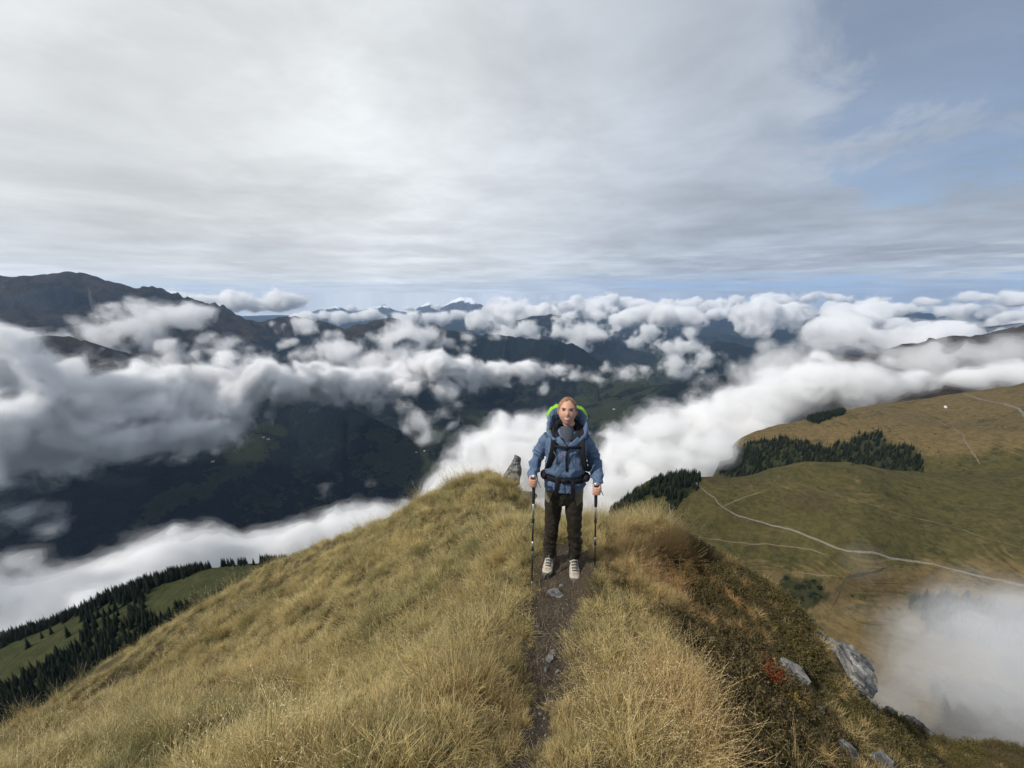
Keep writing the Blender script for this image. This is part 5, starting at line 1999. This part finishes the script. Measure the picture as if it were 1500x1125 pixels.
def grass():
    rg = np.random.default_rng(3)
    soft = [blades(130, rg, .075, .08, .22, .0025, .60, 1.1) for _ in range(6)]
    flat_ = [blades(110, rg, .085, .10, .24, .0026, .95, 1.1) for _ in range(3)]
    thatch = [blades(90, rg, .10, .05, .13, .0030, 1.25, .8) for _ in range(2)]
    tall = []
    for _ in range(3):
        b1 = blades(60, rg, .06, .14, .30, .0024, .35, .6)
        b2 = blades(16, rg, .05, .32, .50, .0016, .28, .5)
        tall.append(merge([b1, b2, seed_heads(b2, rg, 1, .022)]))
    seedy = []
    for _ in range(2):
        b1 = blades(50, rg, .06, .12, .26, .0022, .4, .7)
        b2 = blades(15, rg, .05, .34, .52, .0015, .30, 1.7)
        seedy.append(merge([b1, b2, seed_heads(b2, rg, 1, .020)]))
    variants = soft+flat_+tall+seedy+thatch            # 0-5, 6-8, 9-11, 12-13
    X, Y = [], []
    for n, a, b in ((1200, .35, 1.6), (7000, 1.2, 3.6), (12000, 3.4, 7), (16000, 6.5, 14.5)):
        x, y = sample_places(n, a, b, rg)
        X.append(x)
        Y.append(y)
    x, y = np.concatenate(X), np.concatenate(Y)
    r = np.hypot(x, y)
    pd = path_dist(x, y)
    keep = pd > .03+.13*sstep(y, 1.5, 2.3)+.07*rg.random(len(x))
    keep |= (rg.random(len(x)) < .05)
    feet = np.hypot((x-.485)/1.2, y-3.15) < .30
    keep &= ~feet
    hm = heath_mask(x, y)
    keep &= rg.random(len(x)) > hm*.80
    bare = fbm(x*.9+3, y*1.6, 4, 97)
    keep &= (bare > -.34) | (rg.random(len(x)) < .3)
    keep &= (fbm(x*2.6, y*3.4, 3, 99) > -.24) | (rg.random(len(x)) < .2)
    keep &= free(x, y)
    x, y, r, hm, pd = x[keep], y[keep], r[keep], hm[keep], pd[keep]
    n = len(x)
    z = fg_height(x, y)
    pts = np.stack([x, y, z], -1)
    c1 = fbm(x*.8, y*.8, 3, 101)
    var = rg.integers(0, 6, n)
    var = np.where(rg.random(n) < .30, rg.integers(6, 9, n), var)
    # tall straw beside and behind the hiker, right of the path, and in patches on the left
    q = (sstep(x, .75, 1.2)*sstep(y, 2.9, 3.6)*sstep(-x, -3.2, -2.2)*.8 + .30*sstep(c1, .05, .3) + .05)
    tallp = rg.random(n) < np.clip(q, 0, .85)*(1-hm)
    var = np.where(tallp, rg.integers(9, 12, n), var)
    th = (fbm(x*1.7+5, y*2.2, 3, 115) > .10) & (rg.random(n) < .75)
    var = np.where(th, rg.integers(14, 16, n), var)
    sd = (x > .35) & (x < 1.6) & (y < 2.1) & (y > .8)
    var = np.where(sd & (rg.random(n) < .55), rg.integers(12, 14, n), var)
    var = np.where((~sd) & (r < 3.5) & (x < 0) & (rg.random(n) < .035), rg.integers(12, 14, n), var)
    wx = -.20+.45*fbm(x*.7, y*.7, 3, 105)
    wy = -.25+.45*fbm(x*.7, y*.7, 3, 107)
    rot = place_rot(x, y, rg, wx, wy, .38)
    size = rg.uniform(.6, 1.3, n)*.86*(1-.12*sstep(r, 5, 9))*(1+.5*c1)
    size *= 1-.30*hm
    size = np.where((x > .3) & (x < 1.5) & (y < 2.8), size*.82, size)
    size = np.where(pd < .12, size*.40, size*(.55+.45*sstep(pd, .18, .42)))
    size = np.where(np.hypot((x-.485)/1.2, y-3.15) < .55, size*.6, size)
    tint = np.exp(-(((x-1.85)/.6)**2+((y-3.5)/.9)**2))*.8 + .35*hm + .5*np.exp(-(((x-.9)/.3)**2+((y-1.6)/.5)**2)) + .25*sstep(fbm(x*.6, y*.6, 3, 111), .1, .4)
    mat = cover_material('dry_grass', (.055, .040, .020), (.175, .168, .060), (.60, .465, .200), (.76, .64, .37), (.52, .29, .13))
    scatter('grass', variants, pts, rot, size, var, np.clip(tint, 0, 1), mat, 'long dry golden grass covering the ridge on both sides of the path')


def heath():
    rg = np.random.default_rng(5)
    variants = [leafy(26, rg, .16, .15, .016, 16) for _ in range(4)] + [leafy(34, rg, .16, .10, .013, 16) for _ in range(3)]
    X, Y = [], []
    for n, a, b in ((500, .6, 1.8), (4600, 1.5, 5.6), (6500, 5.2, 11.5)):
        x, y = sample_places(n, a, b, rg, 8, 76)
        X.append(x)
        Y.append(y)
    x, y = np.concatenate(X), np.concatenate(Y)
    hm = heath_mask(x, y)
    keep = (rg.random(len(x)) < hm*.95+.02) & free(x, y) & (path_dist(x, y) > .3)
    keep &= fbm(x*1.5, y*1.5, 3, 131) > -.40
    x, y = x[keep], y[keep]
    n = len(x)
    pts = np.stack([x, y, fg_height(x, y)-.01], -1)
    hgt = 1+.6*fbm(x*.9, y*.9, 3, 133)
    size = rg.uniform(.6, 1.15, n)*hgt
    size = np.where(x*.6+.1 > y*.62, size*.75, size)
    var = np.where(rg.random(n) < .5, rg.integers(0, 4, n), rg.integers(4, 7, n))
    rot = place_rot(x, y, rg, 0, 0, .3, .8)
    moss = np.clip(.15+.6*sstep(fbm(x*.7, y*.7, 3, 137), -.1, .3), 0, 1)
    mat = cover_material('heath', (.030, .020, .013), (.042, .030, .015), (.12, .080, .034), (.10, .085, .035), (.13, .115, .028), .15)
    scatter('heather_cover', variants, pts, rot, size, var, moss, mat, 'dark brown heather and bilberry scrub covering the right side of the ridge')


grass()
heath()

# ------------------------------------------------------------------ clouds: real volumes standing in the valley
def cloud_material(name, dens, color=(1, 1, 1), aniso=0.0):
    m = bpy.data.materials.new(name)
    m.use_nodes = True
    nt = NT(m.node_tree)
    nt.n.clear()
    out = nt.node('ShaderNodeOutputMaterial')
    v = nt.node('ShaderNodeVolumePrincipled')
    v.inputs['Color'].default_value = color+(1,)
    v.inputs['Density'].default_value = dens
    v.inputs['Anisotropy'].default_value = aniso
    nt.l.new(v.outputs[0], out.inputs['Volume'])
    return m


def cloud(name, blobs, cell, mats, label, nscale, namp=.55, seed=0, flat=.62, rough=.58, warp=0.0, octv=6, levels=(0, .18, .45), adapt=.8, stretch=(1, 1, 1), kind='stuff'):
    """blobs: (x, y, z, radius, weight). A coarse field of soft ellipsoids is stored on a lattice of points; geometry nodes
    break it up with noise and fill a fog volume with it."""
    B = np.array(blobs, float)
    mc = cell*2
    lo = (B[:, :3]-B[:, 3:4]*np.array([1, 1, flat])*1.25).min(0)
    hi = (B[:, :3]+B[:, 3:4]*np.array([1, 1, flat])*1.25).max(0)
    n = np.ceil((hi-lo)/mc).astype(int)+2
    M = np.full(tuple(n), -1.0, np.float32)
    for x, y, z, rad, wt in B:
        rr = np.array([rad, rad, rad*flat])*1.9
        i0 = np.maximum(np.floor((np.array([x, y, z])-rr-lo)/mc).astype(int), 0)
        i1 = np.minimum(np.ceil((np.array([x, y, z])+rr-lo)/mc).astype(int)+1, n)
        gx = (lo[0]+np.arange(i0[0], i1[0])*mc-x)/rad
        gy = (lo[1]+np.arange(i0[1], i1[1])*mc-y)/rad
        gz = (lo[2]+np.arange(i0[2], i1[2])*mc-z)/(rad*flat)
        d = np.sqrt(gx[:, None, None]**2+gy[None, :, None]**2+gz[None, None, :]**2)
        f = (1-d)*wt
        s = M[i0[0]:i1[0], i0[1]:i1[1], i0[2]:i1[2]]
        # smooth union
        k = .25
        h = np.clip(k-np.abs(s-f), 0, None)/k
        M[i0[0]:i1[0], i0[1]:i1[1], i0[2]:i1[2]] = np.maximum(s, f)+h*h*k*.25
    gx, gy, gz = np.meshgrid(*[lo[i]+np.arange(n[i])*mc for i in range(3)], indexing='ij')
    me = bpy.data.meshes.new(name)
    V = np.stack([gx, gy, gz], -1).reshape(-1, 3).astype(np.float32)
    me.vertices.add(len(V))
    me.vertices.foreach_set('co', V.ravel())
    add_attr(me, 'm', M.ravel())
    o = link(name, me, None, kind=kind, label=label)
    t = bpy.data.node_groups.new(name, 'GeometryNodeTree')
    t.interface.new_socket('Geometry', in_out='INPUT', socket_type='NodeSocketGeometry')
    t.interface.new_socket('Geometry', in_out='OUTPUT', socket_type='NodeSocketGeometry')
    g = NT(t)
    gi, go = g.n.new('NodeGroupInput'), g.n.new('NodeGroupOutput')
    pos = g.n.new('GeometryNodeInputPosition').outputs[0]
    rel = g.vmath('SCALE', g.vmath('SUBTRACT', pos, tuple(lo)), None)
    rel.node.inputs['Scale'].default_value = 1/mc
    nx, ny, nz3 = [int(q) for q in n]
    sp = g.node('ShaderNodeSeparateXYZ', i0=rel)
    ii, ff = [], []
    for k in range(3):
        c = g.math('MINIMUM', g.math('MAXIMUM', sp.outputs[k], 0.0), float(n[k]-1.001))
        fl = g.math('FLOOR', c)
        ii.append(fl)
        ff.append(g.math('SUBTRACT', c, fl))
    base = g.math('ADD', g.math('MULTIPLY', g.math('ADD', g.math('MULTIPLY', ii[0], float(ny)), ii[1]), float(nz3)), ii[2])
    # integers above 2^24 would lose precision in floats; the lattice is kept smaller than that
    at = g.node('GeometryNodeInputNamedAttribute', dict(data_type='FLOAT'), Name='m')
    vals = []
    for dx in (0, 1):
        for dy in (0, 1):
            for dz in (0, 1):
                si = g.n.new('GeometryNodeSampleIndex')
                si.data_type = 'FLOAT'
                si.domain = 'POINT'
                g.l.new(gi.outputs[0], si.inputs['Geometry'])
                g.l.new(at.outputs[0], si.inputs['Value'])
                g.l.new(g.math('ADD', base, float((dx*ny+dy)*nz3+dz)), si.inputs['Index'])
                vals.append(si.outputs[0])
    def lerp(a, b, f):
        return g.math('ADD', a, g.math('MULTIPLY', g.math('SUBTRACT', b, a), f))
    z_ = [lerp(vals[i], vals[i+1], ff[2]) for i in (0, 2, 4, 6)]
    y_ = [lerp(z_[0], z_[1], ff[1]), lerp(z_[2], z_[3], ff[1])]
    mval = lerp(y_[0], y_[1], ff[0])
    offp = g.vmath('ADD', pos, (seed*911.0, seed*377.0, seed*131.0))
    if stretch != (1, 1, 1):
        offp = g.vmath('MULTIPLY', offp, stretch)
    n1 = g.noise(offp, 1/nscale, octv, rough, warp)
    f = g.math('ADD', mval, g.math('MULTIPLY', g.math('SUBTRACT', n1, .5), namp*3.6))
    # nothing where the lattice is empty, so the box never shows
    f = g.math('MINIMUM', f, g.math('MULTIPLY', g.math('ADD', mval, .8), 2.0))
    dens = g.ramp(f, -1.0, 1.0, smooth=False)
    vc = g.n.new('GeometryNodeVolumeCube')
    g.l.new(dens, vc.inputs['Density'])
    hi2 = lo+(n-1)*mc
    vc.inputs['Min'].default_value = tuple(lo)
    vc.inputs['Max'].default_value = tuple(hi2)
    for k, nm in enumerate(('Resolution X', 'Resolution Y', 'Resolution Z')):
        vc.inputs[nm].default_value = int((hi2[k]-lo[k])/cell)
    jn = g.n.new('GeometryNodeJoinGeometry')
    for lev, mt in zip(levels, mats):
        vm = g.n.new('GeometryNodeVolumeToMesh')
        g.l.new(vc.outputs[0], vm.inputs[0])
        vm.inputs['Threshold'].default_value = .5+lev*.5
        vm.inputs['Adaptivity'].default_value = adapt
        sm = g.n.new('GeometryNodeSetMaterial')
        sm.inputs['Material'].default_value = mt
        g.l.new(vm.outputs[0], sm.inputs['Geometry'])
        g.l.new(sm.outputs[0], jn.inputs[0])
    g.l.new(jn.outputs[0], go.inputs[0])
    md = o.modifiers.new('cloud', 'NODES')
    md.node_group = t
    dg = bpy.context.evaluated_depsgraph_get()
    me2 = bpy.data.meshes.new_from_object(o.evaluated_get(dg), depsgraph=dg)
    o.modifiers.clear()
    o.data = me2
    me2.name = name
    bpy.data.meshes.remove(me)
    bpy.data.node_groups.remove(t)
    return o


def blob(u, v, r, px, wt=1.0):
    az, s = slope_of(u, v)
    x, y, z = P(u, v, r)
    dep = y*CP-z*SP
    return (x, y, z, px*dep/FPX, wt)


M_CLOUD = [cloud_material('cloud_veil', .0014), cloud_material('cloud_fringe', .004), cloud_material('cloud_body', .010), cloud_material('cloud_core', .032)]
M_WISP = [cloud_material('wisp_veil', .0010), cloud_material('wisp_fringe', .0022), cloud_material('wisp_body', .0065)]
M_FAR = [cloud_material('far_cloud_fringe', .0012), cloud_material('far_cloud_core', .008)]
M_FOG = [cloud_material('fog_veil', .0014), cloud_material('fog_fringe', .0035), cloud_material('fog_body', .008), cloud_material('fog_core', .03)]
M_MIST = [cloud_material('mist_fringe', .0016), cloud_material('mist_thin', .0022), cloud_material('mist_body', .003), cloud_material('mist_core', .005), cloud_material('mist_heart', .010)]


def ragged(blobs, n, px, spread, wt, seed, keep=1.0):
    """small torn pieces round the big ones"""
    rg = np.random.default_rng(seed)
    out = [b if len(b) == 5 else b+(1.0,) for b in blobs] if keep else []
    for b in blobs:
        for _ in range(n):
            a, d = rg.uniform(0, 6.28), b[3]*rg.uniform(.5, 1)*spread
            out.append((b[0]+1.3*d*math.cos(a), b[1]+.8*d*math.sin(a), b[2]*rg.uniform(.97, 1.03), b[3]*px*rg.uniform(.5, 1.4), wt))
    return out


def clouds():
    k = dict(rough=.76, warp=.5)
    A = [(20, 605, 2800, 110), (100, 572, 2800, 58), (110, 625, 2700, 90), (190, 605, 2750, 75), (-60, 625, 2800, 130), (40, 655, 2700, 60), (175, 655, 2650, 40), (240, 635, 2700, 50), (205, 568, 2900, 36),
         (-150, 600, 2900, 120), (285, 592, 2800, 64), (330, 568, 2900, 54), (385, 552, 3000, 46), (425, 565, 3000, 40), (462, 560, 3100, 38), (500, 560, 3200, 38), (340, 618, 2750, 42), (300, 645, 2700, 26),
         (545, 556, 3300, 34), (590, 552, 3400, 40), (630, 538, 3500, 36), (680, 540, 3600, 30), (725, 545, 3700, 26), (770, 545, 3800, 24), (815, 542, 3900, 20), (650, 572, 3400, 22)]
    cloud('cloud_bank', [blob(*b) for b in ragged(A, 4, .26, 1.35, .7, 1)], 18.0, M_CLOUD, 'large white cloud bank floating across the left half of the valley', 300, namp=1.3, seed=1, levels=(-.16, .02, .13, .28), adapt=.8, **k)
    # torn cloud clinging to the mountains behind the bank
    W = [(190, 462, 5200, 22), (228, 458, 5200, 20), (262, 468, 5200, 20), (150, 468, 5200, 16), (110, 487, 4800, 16), (160, 490, 4900, 22), (200, 497, 4900, 22), (235, 505, 4900, 16), (320, 505, 4700, 14), (345, 518, 4300, 18), (405, 478, 6200, 7), (425, 500, 5600, 8),
         (300, 528, 4000, 14), (250, 520, 4300, 16), (490, 500, 4900, 16), (485, 525, 4400, 20), (520, 525, 4400, 20), (560, 520, 4300, 20), (600, 505, 4500, 20), (605, 480, 5300, 14), (640, 498, 4700, 15), (575, 505, 4500, 18), (680, 502, 4700, 12), (712, 497, 5000, 9),
         (430, 478, 6600, 12), (392, 462, 7600, 9), (345, 462, 7800, 8), (555, 540, 4000, 20), (665, 607, 2800, 15), (585, 605, 2900, 13), (612, 625, 2800, 13), (630, 636, 2750, 10), (545, 590, 3100, 12), (790, 575, 3600, 9), (870, 540, 4600, 14), (905, 545, 4800, 14), (880, 560, 4400, 9), (935, 545, 5200, 10),
         (478, 715, 2150, 9), (545, 700, 2200, 8), (60, 755, 2400, 16), (90, 740, 2400, 10), (75, 790, 2200, 12), (-20, 560, 3800, 20)]
    cloud('cloud_wisps', [blob(*b) for b in ragged([q for q in W if q[1] > 470 or q[0] < 280], 5, .75, 1.35, .42, 2, 0)], 25.0, M_WISP, 'torn wisps of white cloud clinging to the dark mountain slopes', 270, namp=1.25, seed=3, levels=(-.18, -.04, .14), flat=.55, adapt=.8, **k)
    # cloud sea that laps against the ridge, left and centre
    B = [(-90, 900, 1300, 95), (0, 905, 1250, 85), (80, 885, 1250, 72), (150, 860, 1250, 68), (220, 835, 1250, 70), (290, 815, 1250, 60), (360, 812, 1250, 52), (430, 795, 1250, 50), (490, 785, 1250, 50), (550, 762, 1300, 46), (600, 768, 1300, 40), (650, 755, 1350, 45),
         (1050, 660, 1060, 34), (1085, 645, 1180, 22), (1028, 684, 950, 22), (-30, 985, 620, 44), (-60, 955, 560, 60), (0, 935, 560, 34), (45, 915, 620, 24), (1046, 672, 860, 24), (1072, 655, 900, 17), (-20, 950, 800, 44), (50, 948, 700, 26), (60, 925, 900, 34), (130, 902, 760, 20), (1052, 655, 1130, 26), (1075, 668, 1010, 14), (1040, 676, 960, 18), (130, 880, 1000, 40), (200, 850, 1050, 30),
         (660, 735, 1450, 50), (700, 708, 1500, 62), (745, 672, 1600, 74), (790, 655, 1650, 68), (850, 690, 1600, 64), (840, 750, 1450, 60), (760, 750, 1400, 60), (890, 680, 1650, 54), (900, 725, 1250, 44), (930, 660, 1700, 58), (985, 638, 1800, 60), (1040, 622, 1900, 60), (1090, 598, 2000, 64), (1150, 575, 2100, 62), (1210, 560, 2200, 54), (1270, 560, 2300, 44), (960, 700, 1300, 44), (1010, 690, 1350, 44), (1340, 560, 2400, 30), (1420, 556, 2400, 28), (1500, 552, 2400, 34), (1600, 540, 2400, 40),
         (960, 670, 1150, 34), (1020, 655, 1250, 30), (1060, 640, 1350, 28), (900, 715, 1050, 30), (1120, 610, 1500, 22)]
    cloud('fog_bank', [blob(*b) for b in ragged(B, 3, .28, 1.3, .8, 5)], 14.5, M_FOG, 'thick bank of fog filling the valley right behind the ridge and hiker', 210, namp=.85, seed=5, levels=(-.16, .02, .12, .3), adapt=.8, **k)
    G = [(1190, 525, 3000, 22), (1240, 528, 3000, 26), (1300, 535, 3000, 26), (1350, 530, 3000, 16), (1400, 520, 3000, 20), (1440, 532, 3000, 24), (1500, 525, 3000, 22), (1100, 540, 3200, 14), (1140, 520, 3400, 14), (1460, 505, 3300, 9), (1560, 520, 3000, 30), (1060, 560, 2800, 22),
         (1005, 540, 5500, 11), (1010, 520, 6500, 13), (985, 498, 7600, 15), (935, 490, 9000, 12), (860, 500, 8500, 14), (875, 478, 9500, 14), (835, 480, 9300, 12), (775, 478, 9500, 8), (760, 500, 8600, 16), (720, 472, 9800, 14)]
    cloud('cloud_wisps', [blob(*b) for b in ragged(G, 6, .8, 1.7, .45, 3, 0)], 32.0, M_WISP, 'ragged clouds drifting over the hills right of the hiker', 270, namp=1.25, seed=8, levels=(-.18, -.04, .14), flat=.6, adapt=.8, **k)
    # thin mist down on the right, between the ridge and the pasture
    E = [(1400, 1010, 260, 80), (1340, 985, 260, 52), (1480, 960, 280, 80), (1500, 1050, 240, 90), (1310, 1030, 250, 50), (1600, 1000, 260, 110), (1420, 925, 320, 45), (1540, 905, 340, 50), (1480, 885, 400, 30), (1350, 925, 330, 35)]
    cloud('mist', [blob(*b) for b in E], 3.0, M_MIST, 'grey mist rising below the rocks at the lower right', 60, namp=.8, seed=9, levels=(-.45, -.27, -.08, .12, .35), flat=.8, adapt=.8, rough=.5, warp=.2)
    # fields of cumulus far out
    rg = np.random.default_rng(21)
    D = []
    for i in range(120):
        az = rg.uniform(R(-2), R(60))
        r = rg.uniform(9500, 25000)
        base = -980 + rg.normal()*110
        rad = rg.uniform(260, 720)*(.45+r/25000)
        u_, v_ = project(r*math.sin(az), r*math.cos(az), base)
        if 770 < u_ < 1000 and r < 13000 or (1020 < u_ < 1190 and r < 14500):
            continue
        D.append((r*math.sin(az), r*math.cos(az), base+rad*.35, rad, 1))
        if rg.random() < .4:
            D.append((r*math.sin(az)+rad*.3, r*math.cos(az), base+rad*.8, rad*.6, 1))
    for u, v, r, px in [(1420, 432, 21000, 16), (1390, 440, 21000, 14), (1450, 437, 21000, 15), (1350, 444, 21000, 14), (1230, 440, 21000, 16), (1180, 436, 21000, 14), (1200, 432, 21000, 12), (1150, 440, 21000, 14), (1080, 440, 20000, 14), (1040, 444, 20000, 12), (1290, 440, 21000, 14), (1490, 440, 20000, 24),
                       (1000, 448, 18000, 13), (960, 452, 18000, 12), (900, 455, 17000, 12), (860, 452, 15000, 13), (820, 446, 15000, 12), (800, 438, 15000, 12), (770, 444, 15000, 14), (740, 452, 15000, 12), (890, 452, 16000, 10), (1240, 455, 18000, 22), (1320, 452, 18000, 20), (1400, 455, 18000, 24), (1480, 462, 15000, 24)]:
        D.append(blob(u, v, r, px))
    cloud('far_clouds', D, 110.0, M_FAR, 'field of far white cumulus clouds along the right horizon', 650, namp=1.25, seed=12, levels=(0, .16), flat=.5, adapt=.8, **k)
    F = []
    rows = [(u, 443+3*math.sin(u*.07), 13000, 20+3*math.sin(u*.11)) for u in range(150, 440, 20)] + [(u, 464+3*math.sin(u*.09), 15000, 12+3*math.sin(u*.13)) for u in range(430, 790, 22)]
    for u, v, r, px in rows + [(180, 425, 9800, 10), (215, 432, 9800, 12), (262, 452, 9500, 9), (320, 452, 9500, 10), (385, 450, 9800, 9), (475, 464, 10000, 8), (560, 446, 19000, 5), (640, 450, 19000, 7), (715, 450, 19000, 7), (600, 452, 19000, 8), (515, 452, 19000, 7), (15, 408, 8800, 5), (60, 404, 8800, 5)]:
        F.append(blob(u, v, r, px*1.15))
    cloud('far_clouds', F, 45.0, M_FAR, 'row of white clouds behind the long mountain ridge on the left', 520, namp=1.1, seed=14, levels=(0, .2), flat=.6, adapt=.8, **k)


clouds()


def haze():
    x0, x1, y0, y1, z0, z1 = -32000, 32000, -3000, 33000, -1750, 620
    V = [(x, y, z) for x in (x0, x1) for y in (y0, y1) for z in (z0, z1)]
    F = [(0, 1, 3, 2), (4, 6, 7, 5), (0, 4, 5, 1), (2, 3, 7, 6), (0, 2, 6, 4), (1, 5, 7, 3)]
    m = cloud_material('haze', 1.9e-5, (.44, .66, 1.0), .2)
    o = mesh_obj('haze', V, F, m, kind='stuff', label='thin blue haze in the valley air')
    return o


haze()
